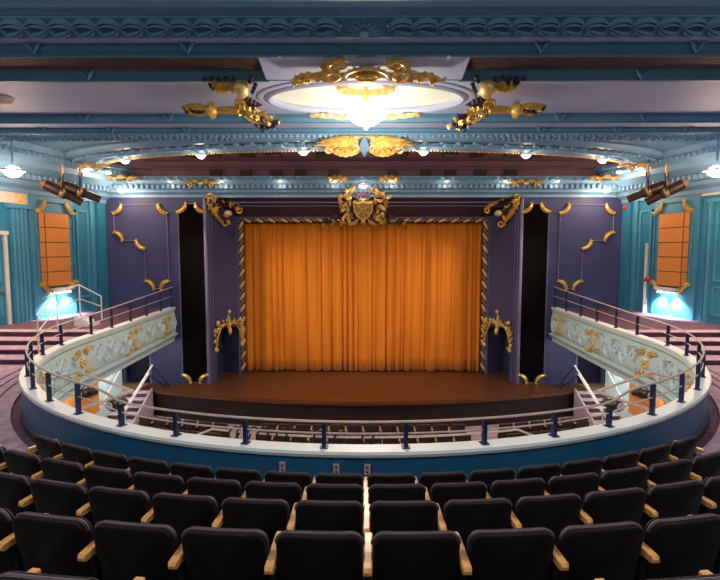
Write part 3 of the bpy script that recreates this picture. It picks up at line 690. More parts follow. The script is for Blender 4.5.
for s in (-1, 1):
    t = thing('wall_panel_frame', 'thin L-shaped wall moulding with gilt crescents on the purple wall, %s of the stage' % SIDE[s], 'wall moulding', mtx=frame((s * 9.6, WY - .01, 5.0), (1, 0, 0), (0, 0, 1)))
    P_ = [(0, 2.98), (-s * 2.05, 2.98), (-s * 2.05, -.25), (-s * 1.15, -.25), (-s * 1.15, 1.62), (0, 1.62)]
    panel_frame(t, P_, 'purple_trim', studs=((1, 4), (3, 2)))
    t = thing('grille_panel', 'tall black grille panel with gilt crescent corners, %s of the curtain' % SIDE[s], 'panel', mtx=frame((s * 6.62, WY - .01, ZST), (1, 0, 0), (0, 0, 1)))
    obj('grille_cloth', MB().prism([(-.46, .30), (-.28, .06), (.28, .06), (.46, .30), (.46, 6.75), (.28, 7.0), (-.28, 7.0), (-.46, 6.75)], 0, .035), 'black', t, False, mtx=Matrix())
    panel_frame(t, [(-.50, .04), (.50, .04), (.50, 7.03), (-.50, 7.03)], 'purple_trim', studs=((1, 6), (3, 6)), r=.02)

# ornaments over the arched niches
for s in (-1, 1):
    Dv = Vector((s * 5.10, 21.1, 0)) - Vector((s * 6.1, WY, 0)); Dv.normalize()
    c = Vector((s * 6.1, WY, 0)) + Dv * 1.09; u = Dv if s < 0 else -Dv
    nn = Vector((Dv.y, -Dv.x, 0)); nn = nn if nn.y < 0 else -nn
    t = thing('niche_ornament', 'gilded scroll ornament over the arched niche %s of the curtain' % SIDE[s], 'ornament', group='niche ornaments', mtx=frame(tuple(c + nn * .02 + Vector((0, 0, 3.1))), tuple(u), (0, 0, 1)))
    for k in (-1, 1):
        leafy(t, bez((k * .05, .16), (k * .50, .34), (k * .72, -.10), 9), 7, .06, .22, ('gold_pale', 'gold'), seed=8)
        leafy(t, bez((k * .70, .05), (k * .84, -.30), (k * .70, -.80), 9), 7, .06, .18, ('gold_pale', 'gold'), seed=9)
        part_scroll(t, bez((k * .05, .12, .04), (k * .55, .34, .04), (k * .72, -.80, .04), 14), .05, .035, 'gold')
        part_blob(t, (k * .70, -.84, .05), (.08, .10, .07), 'gold_pale'); part_blob(t, (k * .62, .26, .06), (.09, .09, .07), 'gold_pale')
    part_leaf(t, [(0, -.25), (0, 0), (0, .25), (0, .58)], .11, 'gold_pale', .12, 2)
    part_blob(t, (0, .64, .06), (.09, .09, .08), 'gold_pale', 'finial')
    part_blob(t, (0, -.16, .08), (.09, .17, .08), 'gold')

# ceiling ornaments: near cartouche, two torches with scrolls, fan on the ring, swags, flourishes over the side cornices
UPC = dict(u=(1, 0, 0), v=(0, -1, 0))
t = thing('dome_cartouche', 'gilded shell cartouche on the ceiling at the near edge of the white dome', 'ornament', mtx=frame((0.05, 9.84, 9.70), (1, 0, 0), (0, -.85, .52)) @ Matrix.Diagonal((1, .66, 1, 1)))
mb = MB()
for i in range(9):
    a = R(10 + 160 * i / 8); mb.leaf([(0, -.22), (cos(a) * .22, -.18 + sin(a) * .16), (cos(a) * .42, -.18 + sin(a) * .40)], .075, .10, 0, 0)
obj('shell', mb, 'gold_pale', t, mtx=Matrix()); part_blob(t, (0, -.16, .08), (.24, .13, .12), 'gold')
for k in (-1, 1):
    leafy(t, bez((k * .40, .45), (k * .75, .30), (k * .85, -.20), 9), 8, .06, .22, seed=15)
    leafy(t, bez((k * .5, -.2), (k * .95, -.1), (k * 1.45, -.32), 9), 8, .06, .22, seed=16)
part_scroll(t, [(.42 * cos(R(a)), -.14 + .30 * sin(R(a)), .10) for a in range(-10, 195, 12)], .045, .045, 'gold_pale')
for k in (-1, 1):
    part_scroll(t, spiral(k * .52, .22, .22, .05, R(-90), R(-90 + k * 430), 20, .08), .06, .03)
    part_scroll(t, spiral(k * .62, -.12, .18, .05, R(90), R(90 - k * 430), 20, .08), .06, .03, 'gold_pale')
    part_leaf(t, bez((k * .38, -.25), (k * .70, -.40), (k * 1.05, -.12), 12), .10, 'gold', .10, 5)
    part_leaf(t, bez((k * .45, .42), (k * .72, .46), (k * .84, .10), 12), .08, 'gold', .10, 5)
    part_leaf(t, bez((k * .85, -.30), (k * 1.15, -.05), (k * 1.45, -.34), 12), .12, 'gold', .09, 5)
    part_scroll(t, spiral(k * 1.30, -.28, .13, .04, R(180), R(180 - k * 400), 16, .05), .04, .03)
for s in (-1, 1):
    t = thing('ceiling_torch', 'gilded torch and leaf ornament on the ceiling %s of the white dome' % SIDE[s], 'ornament', mtx=frame((s * 2.74, 10.95, 9.36), (1, 0, 0), (0, -.88, .47)) @ Matrix.Diagonal((.88, 1, 1, 1)))
    k = s if s < 0 else 1
    rot = Matrix.Translation((k * .12, -.02, .12)) @ Matrix.Rotation(R(90) * k, 4, 'Y')
    obj('torch', MB().lathe([(.05, -.25), (.09, -.2), (.085, .15), (.07, .30), (.10, .34), (.17, .40), (.19, .46), (.12, .50), (.11, .58), (.05, .60)], 14, rot), 'gold', t, mtx=Matrix())
    leafy(t, [(k * .62, 0), (k * .80, .01), (k * 1.0, .0), (k * 1.2, .0)], 8, .05, .26, ('gold', 'gold_dark', 'gold'), .08, 11, 24)
    leafy(t, bez((k * .02, .02), (k * -.40, .0), (k * -.85, -.45), 9), 12, .07, .26, ('gold', 'gold_pale', 'gold_dark'), .06, 12)
    leafy(t, bez((k * .45, .66), (k * .05, .60), (k * -.45, .55), 9), 8, .055, .20, ('gold_dark', 'gold'), .05, 13)
    leafy(t, bez((k * -.35, -.42), (k * -.6, -.55), (k * -.95, -.50), 9), 6, .06, .2, ('gold_dark', 'gold_pale'), .05, 14)
    for q, dy in enumerate((.07, -.06, 0.0)):
        part_leaf(t, bez((k * .65, dy, .1), (k * .88, dy * 2.0, .12), (k * 1.28, dy * .6 + .01, .06), 12), .075, ('gold', 'gold', 'gold_dark')[q], .10, 5, 'flame_leaf')
    part_leaf(t, bez((k * .0, .0, .1), (k * -.30, .10, .1), (k * -.62, -.22, .04), 14), .15, 'gold', .12, 6)
    part_leaf(t, bez((k * -.05, -.02, .05), (k * -.35, -.35, .05), (k * -.80, -.48, .03), 14), .13, 'gold_pale', .12, 6)
    part_leaf(t, bez((k * -.35, -.40, .03), (k * -.60, -.62, .05), (k * -.90, -.52, .03), 12), .12, 'gold_dark', .10, 5)
    part_leaf(t, bez((k * -.20, .30, .05), (k * -.42, .12, .06), (k * -.66, .05, .03), 12), .11, 'gold_dark', .10, 5)
    # upper horn with a round boss
    part_leaf(t, bez((k * .42, .62, .05), (k * .12, .52, .10), (k * -.18, .72, .10), 14), .10, 'gold', .14, 4, 'horn_leaf')
    part_blob(t, (k * -.28, .55, .12), (.19, .21, .16), 'gold_pale')
    part_scroll(t, bez((k * .0, .62, .1), (k * -.2, .32, .1), (k * -.42, .42, .08), 12), .07, .04)
    for q in range(5): part_blob(t, (k * (-.52 - .05 * (q % 3)), .42 + .09 * q, .05), (.06, .05, .05), 'gold_dark', 'grape', 7, 5)
    for q in range(5): part_blob(t, (k * (.50 - .16 * q), .74 + .03 * (q % 2), .05), (.055, .045, .05), 'gold_dark', 'grape', 7, 5)
    part_scroll(t, spiral(k * -.15, .12, .14, .05, R(0), R(400), 16, .1), .05, .03)
t = thing('ring_fan_ornament', 'broad golden fan ornament hanging on the oval ring behind the bowl lamp', 'ornament', mtx=frame((0.02, 13.45, 9.09), (1, 0, 0), (0, -.6, .8)) @ Matrix.Diagonal((.92, .78, 1, 1)))
for k in (-1, 1):
    for q in range(7):
        a = R(4 + 17 * q); part_leaf(t, bez((k * .18, -.08, .04), (k * (.5 + .2 * cos(a)), .05 + .25 * sin(a), .12), (k * (.32 + 1.15 * cos(a)), -.10 + .36 * sin(a), .03), 9), .11, 'gold' if q % 2 else 'gold_pale', .08, 1, 'fan_feather', .1)
    part_leaf(t, bez((k * .12, -.28, .06), (k * .7, -.55, .08), (k * 1.05, -.12, .05), 14), .09, 'gold_pale', .08, 6)
    part_scroll(t, spiral(k * .25, -.18, .18, .05, R(-90), R(-90 + k * 400), 16, .08), .05, .03, 'gold_pale')
    part_scroll(t, spiral(k * 1.0, -.22, .14, .05, R(90), R(90 - k * 400), 16, .08), .045, .03, 'gold_pale')
for k in (-1, 1): leafy(t, bez((k * .15, -.20), (k * .55, -.22), (k * 1.0, -.12), 9), 10, .08, .26, ('gold', 'gold_pale'), .05, 21, 70)
part_leaf(t, [(0, -.45, .08), (0, -.2, .12), (0, .05, .1), (0, .3, .05)], .16, 'ring_teal', .1, 3, 'centre_leaf')
for s in (-1, 1):
    t = thing('dome_swag', 'pale gilt leaf swag behind the bowl lamp on its %s side' % SIDE[s], 'ornament', group='dome swags', mtx=frame((.05 + s * .85, 12.55, 9.60), (1, 0, 0), (0, -1, 0)))
    part_leaf(t, bez((s * -.15, -.14, .02), (s * .1, .12, .05), (s * .5, .10, .02), 12), .10, 'gold_pale', .08, 5)
    part_leaf(t, bez((s * -.55, -.30, .02), (s * -.25, -.05, .05), (s * .1, -.05, .02), 12), .10, 'gold_pale', .08, 5)
    part_scroll(t, spiral(s * .38, .05, .12, .04, R(180), R(180 - s * 400), 14, .05), .04, .025, 'gold_pale')
for s in (-1, 1):
    for i, (x, y, z, L_) in enumerate(((9.55, 16.9, 9.02, 1.3), (9.1, 18.55, 8.86, 1.0), (6.0, 18.72, 8.72, .75), (.95, 18.72, 8.86, .42))):
        t = thing('cornice_flourish', ['long gilt leaf flourish under the lamps at the %s end of the oval ring', 'gilt leaf flourish on the cornice above the %s purple corner', 'gilt leaf flourish on the cornice above the %s black grille panel', 'small gilt flourish on the cornice just %s of the crest'][i] % SIDE[s], 'ornament', mtx=frame((s * x, y, z), (1, 0, 0), (0, -.3, 1)))
        for k in (-1, 1):
            part_leaf(t, bez((k * .03, 0, .03), (k * L_ * .3, .18, .05), (k * L_ * .5, -.02, .02), 12), .085, 'gold_pale', .08, 5)
            part_leaf(t, bez((k * L_ * .42, -.02, .03), (k * L_ * .7, .12, .05), (k * L_ * .95, -.03, .02), 12), .07, 'gold_pale', .07, 5)
            part_scroll(t, spiral(k * L_ * .5, -.05, .09, .03, R(90), R(90 - k * 400), 12, .04), .035, .02, 'gold')
        part_blob(t, (0, 0, .05), (.08, .08, .07), 'gold_pale')

# ------------------------------------------------------------------ balcony parapet
pp = thing('balcony_parapet', 'curved balcony parapet, blue outside with a white cap', 'parapet', (0, 5.5, 3.2))
obj('outer_wall', MB().sweep(PATH, [(.13, 2.85), (.13, 3.98), (.04, 3.98), (.04, 2.85)], closed=True), 'blue', pp)
obj('cap', MB().sweep(PATH, [(-.085, 3.985), (-.095, 4.02), (-.08, 4.05), (.145, 4.05), (.16, 4.02), (.15, 3.985)], closed=True), 'cap', pp)
fp = obj('facade', MB().sweep(PATH, [(.04, 3.985), (-.04, 3.985), (-.06, 3.92), (-.03, 3.88), (-.03, 3.82), (-.08, 3.60), (-.09, 3.35), (-.05, 3.10), (-.04, 3.04), (.04, 3.04)], closed=True), 'facade', pp)
obj('base_moulding', MB().sweep(PATH, [(.04, 3.04), (-.11, 3.04), (-.16, 3.00), (-.13, 2.95), (-.07, 2.92), (-.05, 2.86), (.08, 2.74), (.13, 2.74)], closed=True), 'facade', pp)
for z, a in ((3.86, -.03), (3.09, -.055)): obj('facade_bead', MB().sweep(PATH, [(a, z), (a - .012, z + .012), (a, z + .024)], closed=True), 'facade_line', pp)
obj('skirting', MB().sweep([p for p in PATH if p[1] < 12.2], [(.13, 3.3), (.13, 3.52), (.17, 3.50), (.17, 3.3)], closed=True), 'rubber', pp)
def path_at(d, side):                         # d metres along the arm from the stage end
    pts = PATH if side < 0 else list(reversed(PATH)); acc = 0
    for i in range(len(pts) - 1):
        a = Vector(pts[i][:2]); b = Vector(pts[i + 1][:2]); l = (b - a).length
        if acc + l >= d:
            t = (d - acc) / l; p = a.lerp(b, t); nn = Vector(pts[i][2:]).lerp(Vector(pts[i + 1][2:]), t).normalized(); return p, nn
        acc += l
    return Vector(pts[-1][:2]), Vector(pts[-1][2:])
def facade_frame(d, side, z, off=.085):
    p, nn = path_at(d, side); out = Vector((-nn.x, -nn.y, 0)); u = Vector((0, 0, 1)).cross(out)
    return frame((p.x + out.x * off, p.y + out.y * off, z), tuple(u), (0, 0, 1))
base = Matrix.Translation(-Vector(pp.location))
def sub_flower(x, y, r, petals):
    mb = MB(); mb.blob((x, y, .05), (r * .35, r * .35, .05), 8, 5)
    for i in range(petals):
        a = 2 * pi * i / petals; mb.blob((x + cos(a) * r * .62, y + sin(a) * r * .62, .025), (r * .36, r * .36, .04), 7, 5)
    return mb
RO = dict(centre=sub_flower(0, 0, .15, 7).mesh('rosette_cluster', M['gold_pale']), small=sub_flower(0, 0, .11, 5).mesh('small_rosette', M['gold_pale']),
          leaf=MB().leaf(bez((0, 0, .01), (.14, .12, .05), (.30, .02, .01), 9), .07, .06, 3).mesh('gilt_leaf', M['gold_pale']), bud=MB().blob((0, 0, .03), (.075, .06, .05), 8, 5).mesh('gilt_bud', M['gold']))
for s in (-1, 1):
    for i, d in enumerate((1.0, 4.0, 7.0, 9.8)):
        t = obj('rosette_cluster', RO['centre'], None, pp, mtx=base @ facade_frame(d, s, 3.44), label='gilt flower cluster on the %s balcony arm, %s from the stage' % (SIDE[s], ORD[i]))
        for k in (-1, 1):
            obj('small_rosette', RO['small'], None, t, mtx=Matrix.Translation((k * .20, .27, 0)))
            for yy, an in ((.27, 0), (-.27, 0)):
                mm = Matrix.Translation((k * .22, yy, 0)) @ Matrix.Rotation(0 if k > 0 else pi, 4, 'Z'); obj('gilt_leaf', RO['leaf'], None, t, mtx=mm)
            obj('gilt_bud', RO['bud'], None, t, mtx=Matrix.Translation((k * .17, -.25, 0)))
    tt = fp; k = 0
    sc1 = MB(); sc1.tube(spiral(0, 0, .21, .05, R(200), R(200 - 520), 26, .0), [.028 - .012 * i / 25 for i in range(26)], 6)
    sc1.leaf(bez((-.2, -.05), (-.12, .24), (.14, .26), 9), .045, .05, 3); sc1.leaf(bez((.05, -.18), (.26, -.12), (.30, .1), 9), .04, .05, 3); sc1.blob((0, 0, .02), (.05, .05, .04), 7, 5)
    sc1 = sc1.mesh('vine_scroll', M['facade'])
    sc2 = MB(); sc2.tube(spiral(0, 0, .21, .05, R(160), R(160 + 520), 26, .0), [.028 - .012 * i / 25 for i in range(26)], 6)
    sc2.leaf(bez((-.2, .05), (-.12, -.24), (.14, -.26), 9), .045, .05, 3); sc2.leaf(bez((.05, .18), (.26, .12), (.30, -.1), 9), .04, .05, 3); sc2.blob((0, 0, .02), (.05, .05, .04), 7, 5)
    sc2 = sc2.mesh('vine_scroll', M['facade'])
    bud = MB().blob((0, 0, 0), (.04, .04, .04), 7, 5).mesh('bead', M['facade'])
    d = .3
    while d < 11.6:
        if min(abs(d - q) for q in (1.0, 4.0, 7.0, 9.8)) > .42:
            obj('vine_scroll', sc1 if k % 2 else sc2, None, tt, mtx=base @ facade_frame(d, s, 3.47 + (.05 if k % 2 else -.05)))
            obj('bead', bud, None, tt, mtx=base @ facade_frame(d + .22, s, 3.72)); obj('bead', bud, None, tt, mtx=base @ facade_frame(d + .22, s, 3.22))
        d += .46; k += 1

# ------------------------------------------------------------------ railing on the parapet
rl = thing('balcony_railing', 'copper coloured two-bar railing on navy posts along the balcony parapet', 'railing', (0, 5.6, ZP))
def rail_h(a, arm):                            # a degrees from the front axis, arm metres behind the half circle
    if arm > 0: return .50 + .28 * min(1, arm / 6.6)
    if a < 25.5: return .30
    if a < 29.0: return .30 + .13 * (a - 25.5) / 3.5
    return .43 + .07 * (a - 29) / 61
rr = RP + .02
def rail_pt(a, arm, s):
    if arm > 0:
        t = arm / 6.65; return (s * (rr + (7.40 - rr) * t ** 1.3), CY + arm)
    return (s * rr * sin(R(a)), CY - rr * cos(R(a)))
seq = []
for q in range(28, 0, -1): seq.append((-1, 90, 6.65 * q / 28))
aa = [i * 1.75 for i in range(0, 52)]
for a in reversed(aa[1:]): seq.append((-1, a, 0))
for a in aa: seq.append((1, a, 0))
for q in range(1, 29): seq.append((1, 90, 6.65 * q / 28))
top = []; mid = []
for s, a, arm in seq:
    x, y = rail_pt(a, arm, s); h = rail_h(a, arm); top.append((x, y, ZP + h)); mid.append((x, y, ZP + h * .55))
obj('top_rail', MB().tube(top, .016, 8), 'rail', rl); obj('middle_rail', MB().tube(mid, .011, 6), 'rail', rl)
posts = [(a, 0) for a in (3.7, 11.1, 18.5, 25.6, 33, 40.5, 48, 56, 64, 72, 81)] + [(90, m_) for m_ in (.35, 1.5, 2.75, 4.0, 5.3, 6.5)]
for s in (-1, 1):
    for a, arm in posts:
        x, y = rail_pt(a, arm, s); h = rail_h(a, arm)
        ang = s * (R(a) if not arm else pi / 2)
        m_ = Matrix.Translation((x, y, ZP)) @ Matrix.Rotation(ang, 4, 'Z')
        p_ = obj('post', MB().box(-.022, .022, -.03, .03, 0, h - .015, m_), 'post', rl, False)
        obj('base_plate', MB().box(-.045, .045, -.05, .05, 0, .012, m_), 'post', p_, False)

# stair handrail on the left landing
t = thing('stair_handrail', 'white tubular handrail around the landing steps beside the uplit pier', 'handrail', (-8.5, 15.5, ZL))
def hr(pts, r=.022): obj('rail', MB().tube(pts, r, 7), 'rail_white', t)
hr([(-8.25, 12.5, 3.62), (-8.25, 12.5, 4.62), (-8.6, 13.9, 5.08), (-9.0, 15.75, 5.17), (-8.45, 16.0, 4.78), (-8.45, 16.0, 4.0)])
hr([(-8.25, 12.5, 4.2), (-8.6, 13.9, 4.66), (-9.0, 15.75, 4.72), (-8.45, 16.0, 4.45)], .016)
hr([(-9.0, 15.75, 5.17), (-9.0, 15.75, 4.0)]); hr([(-8.6, 13.9, 5.08), (-8.6, 13.9, 4.0)], .018)
t = thing('landing_steps', 'small white painted steps on the landing behind the handrail', 'steps', (-8.5, 14.9, ZL))
for k in range(3): obj('step', MB().box(-8.6, -8.05 - k * .16, 14.7, 15.1, ZL + .09 * k, ZL + .09 * (k + 1)), 'cap', t, False)

# ------------------------------------------------------------------ stage
def stage_front(x): return 17.0 + 1.55 * (abs(x) / 8.1) ** 2.0
st = thing('stage', 'brown boarded stage floor with a curved apron and dark front', 'stage', (0, 18, 0))
xs = [-7.9 + 15.8 * i / 40 for i in range(41)]
outl = [(x, stage_front(x)) for x in xs] + [(7.9, 18.3), (9.6, 18.3), (9.6, 23.8), (-9.6, 23.8), (-9.6, 18.3), (-7.9, 18.3)]
obj('lip', MB().prism([(x, y - .05) if i < 41 else (x, y) for i, (x, y) in enumerate(outl)], ZST - .12, ZST - .03), 'wood', st, False)
obj('fascia', MB().prism([(x, y + .04) if i < 41 else (x, y) for i, (x, y) in enumerate(outl)], 0.0, ZST - .12), 'wood_d', st, False)
bm_i = 0
k0 = 0
ybs = [17.0 + .30 * i for i in range(23)]
for i in range(22):                             # floor boards laid parallel to the curtain
    ya, yb = ybs[i], ybs[i + 1] - .012
    def xlim(y): return min(9.6 if y > 18.4 else 7.9, 8.1 * sqrt(max(0.0, (y - 17.0) / 1.55)))
    xa_, xb_ = xlim(ya), xlim(yb)
    if xb_ < .05: continue
    obj('board', MB().prism([(-xa_, ya), (xa_, ya), (xb_, yb), (-xb_, yb)], ZST - .03, ZST + random.uniform(-.002, .002)), 'wood', st, False)
for s in (-1, 1):
    t = thing('stage_steps', 'plum carpeted steps from the orchestra up to the %s end of the stage' % SIDE[s], 'steps', (s * 8.45, 17.3, 0))
    for k in range(6):
        y = 16.45 + k * .32; z = (k + 1) * ZST / 6
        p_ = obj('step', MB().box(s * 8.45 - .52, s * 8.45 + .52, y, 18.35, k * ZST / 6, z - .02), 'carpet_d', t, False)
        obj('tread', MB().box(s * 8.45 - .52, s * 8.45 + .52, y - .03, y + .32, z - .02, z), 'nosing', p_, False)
    obj('stringer', MB().add([(s * 7.93, 16.4, 0), (s * 7.93, 18.3, 0), (s * 7.93, 18.3, 1.12), (s * 7.93, 16.4, .25), (s * 7.87, 16.4, 0), (s * 7.87, 18.3, 0), (s * 7.87, 18.3, 1.12), (s * 7.87, 16.4, .25)],
        [(0, 1, 2, 3), (7, 6, 5, 4), (3, 2, 6, 7), (0, 3, 7, 4), (1, 5, 6, 2), (0, 4, 5, 1)]), 'nosing', t, False)
    h = thing('stage_stair_rail', 'pale tubular stair rail at the inner side of the %s stage steps' % SIDE[s], 'handrail', (s * 7.85, 17.4, 0))
    for q, (zz, xx) in enumerate(((2.0, 7.80), (1.68, 7.95))):
        obj('rail', MB().tube([(s * xx, 18.15, zz), (s * (xx + .28), 16.5, zz - 1.12), (s * (xx + .28), 16.5, 0.0)], .03, 7), 'rail_white', h)
        obj('post', MB().tube([(s * xx, 18.15, zz), (s * (xx - .42), 18.75, ZST)], .028, 7), 'post', h)
        obj('knob', MB().blob((s * xx, 18.15, zz), .05), 'rail_white', h)
    h = thing('wall_stair_rail', 'pale handrail on the cyan wall beside the %s stage steps' % SIDE[s], 'handrail', (s * 8.9, 17.3, 0))
    obj('rail', MB().tube([(s * 8.88, 18.1, 2.0), (s * 8.88, 16.1, .75)], .03, 7), 'rail_white', h)
    for yy, zz in ((17.9, 1.87), (16.3, .87)): obj('bracket', MB().tube([(s * 8.88, yy, zz), (s * 9.0, yy, zz - .06)], .018, 6), 'rail_white', h)
    w_ = struct('floor_wing_' + SIDE[s], MB().box(s * 9.0 - .55, s * 9.0 + .55, 18.36, 19.38, ZST - .028, ZST + .012), 'wood_l', 'bare plywood wing floor in front of the %s stage door' % SIDE[s], 'floor')

# curtain in two halves
def curtain(name, xa, xb, label, seed):
    rnd = random.Random(seed); nx, nz = int((xb - xa) / .025), 10
    ph = [rnd.uniform(0, 6.28) for _ in range(6)]; fold = []; u = xa
    edges = [xa]
    while edges[-1] < xb: edges.append(edges[-1] + rnd.choice((.14, .22, .30, .45, .60)))
    depth = [rnd.uniform(.06, .24) for _ in edges]
    mb = MB(); vs = []; y0 = 21.42
    import bisect
    for k in range(nz + 1):
        tz = k / nz
        for i in range(nx + 1):
            x = xa + (xb - xa) * i / nx; j = max(0, min(bisect.bisect_right(edges, x) - 1, len(edges) - 2))
            f = (x - edges[j]) / (edges[j + 1] - edges[j])
            d = depth[j] * (.55 + .45 * (1 - tz)) * sin(pi * f) ** .8
            y = y0 - d - .03 * sin(x * 3.1 + ph[0]) - .02 * sin(x * 7.3 + ph[1] + tz) - .014 * sin(x * 38 + ph[2]) * (.4 + .6 * tz)
            z = 7.56 + (ZST + .02 - 7.56) * (1 - tz)
            if k == 0: z += .035 * (1 - sin(pi * f)) + .03 * abs(sin(x * 1.3))
            vs.append((x, y, z))
    fs = [(k * (nx + 1) + i, k * (nx + 1) + i + 1, (k + 1) * (nx + 1) + i + 1, (k + 1) * (nx + 1) + i) for k in range(nz) for i in range(nx)]
    t = thing(name, label, 'curtain', ((xa + xb) / 2, 21.3, ZST))
    o = obj('drape', mb.add(vs, fs), 'curtain', t)
    md = o.modifiers.new('thickness', 'SOLIDIFY'); md.thickness = .012
    obj('track_batten', MB().tube([(xa, 21.35, 7.6), (xb, 21.35, 7.6)], .03, 6), 'steel', t)
curtain('stage_curtain', -5.35, .46, 'left half of the pleated amber velvet stage curtain', 3)
curtain('stage_curtain', .42, 5.35, 'right half of the pleated amber velvet stage curtain', 5)

# ------------------------------------------------------------------ seats
def back_mesh(w=.232, z0=.36, z1=.82):
    rc = .055; outl = [(-w, z0)]
    outl += [(-w + rc - rc * cos(R(a)), z1 - rc + rc * sin(R(a)) ) for a in range(0, 91, 18)]
    outl += [(-w * .45, z1 - .008), (0, z1 - .012), (w * .45, z1 - .008)]
    outl += [(w - rc + rc * sin(R(a)), z1 - rc + rc * cos(R(a))) for a in range(0, 91, 18)]
    outl += [(w, z0)]
    return outl
OUT = back_mesh()
def shear(x, y, z): return (x, y - (z - .4) * .22 + .10 - .35 * (x * x), z)
def make_seat(vel, arms):
    t = thing('theatre_seat', 'x', 'seat'); OFF[t.name] = None
    c = (0, .6)
    loops = [(.93, .045), (1.0, .025), (1.0, -.02), (.975, -.038), (.90, -.048)]
    mb = MB(); n = len(OUT); vs = []
    for k, y in loops: vs += [shear(x * k, y, c[1] + (z - c[1]) * (k if z > c[1] else 1)) for x, z in OUT]
    fs = [(a * n + i, a * n + (i + 1) % n, (a + 1) * n + (i + 1) % n, (a + 1) * n + i) for a in range(len(loops) - 1) for i in range(n)]
    fs += [tuple(range(n)), tuple(reversed([(len(loops) - 1) * n + i for i in range(n)]))]
    obj('backrest', mb.add(vs, fs), vel, t)
    obj('piping', MB().tube([shear(x * .995, 0, z - .004 if z > .7 else z) for x, z in OUT[1:-1]], .012, 6), 'piping', t)  # pale tube paints the light along the top of the back
    mb = MB()
    mb.box(-.205, .205, .10, .17, .22, .55, Matrix.Rotation(R(6), 4, 'X')); obj('tip_up_seat', mb, vel, t)
    for s in arms:
        x = s * .2565
        obj('standard', MB().prism([(.02, 0), (.20, 0), (.22, .62), (.0, .62)], -.018, .018, Matrix.Translation((x, 0, 0)) @ Matrix(((0, 0, 1, 0), (1, 0, 0, 0), (0, 1, 0, 0), (0, 0, 0, 1)))), 'shell', t, False)
        ar = MB(); secs = [(-.10, .648, .664), (-.085, .64, .682), (.02, .64, .685), (.20, .645, .685), (.24, .65, .682), (.25, .66, .672)]
        vs = []
        for i, (y, a, b) in enumerate(secs):
            w_ = .024 if 0 < i < 5 else .017
            vs += [(x - w_, y, a), (x + w_, y, a), (x + w_, y, b - .006), (x + w_ * .7, y, b), (x - w_ * .7, y, b), (x - w_, y, b - .006)]
        fs = [(i * 6 + j, i * 6 + (j + 1) % 6, (i + 1) * 6 + (j + 1) % 6, (i + 1) * 6 + j) for i in range(5) for j in range(6)] + [tuple(range(6)), tuple(reversed(range(30, 36)))]
        obj('armrest', ar.add(vs, fs), 'armwood', t)
    return t
protos = {}
def seat_at(kind, arms, loc, rz, label, group):
    key = (kind, arms)
    if key not in protos: protos[key] = make_seat(kind, arms); o = protos[key]
    else: o = copy_tree(protos[key])
    o.location = loc; o.rotation_euler = (0, 0, rz); tag(o, label, 'seat', group); return o
ROWN = ['front row against the parapet', 'second row from the parapet', 'third row from the parapet', 'fourth row from the parapet', 'fifth row from the parapet']
for r, ((rad, zt), cnt) in enumerate(zip(ROWS[:5], (8, 9, 9, 7, 6))):
    for s in (-1, 1):
        for i in range(cnt):
            a = s * (i + .5) * .513 / rad
            arms = (s,) if not (i == 0 and s < 0) else (-1, 1)
            lab = 'black velvet seat, %s, %s %s of centre' % (ROWN[r], ORD[i], SIDE[s])
            seat_at('velvet', arms, (rad * sin(a), CY - rad * cos(a), zt - .82), a, lab, 'balcony seats')
OR_ = [(15.25, 0), (14.40, 1), (13.55, 2)]
ON = ['row nearest the stage', 'second row from the stage', 'third row from the stage']
for y, r in OR_:
    for i in range(12):
        x = (i - 5.5) * .54
        seat_at('velvet_b', (1,) if i else (-1, 1), (x, y + .03 * x * x * .3, 0), -x * .01, 'brown seat, orchestra centre block, %s, %s from the left' % (ON[r], ORD[i]), 'orchestra seats')
    for s in (-1, 1):
        for i in range(6):
            x = s * (4.5 + i * .53); yy = y + .03 + .10 * (i + 1) ** 1.1
            seat_at('velvet_b', (s,), (x, yy, 0), s * .2, 'brown seat, orchestra %s block, %s, %s from the aisle' % (SIDE[s], ON[r], ORD[i]), 'orchestra seats')

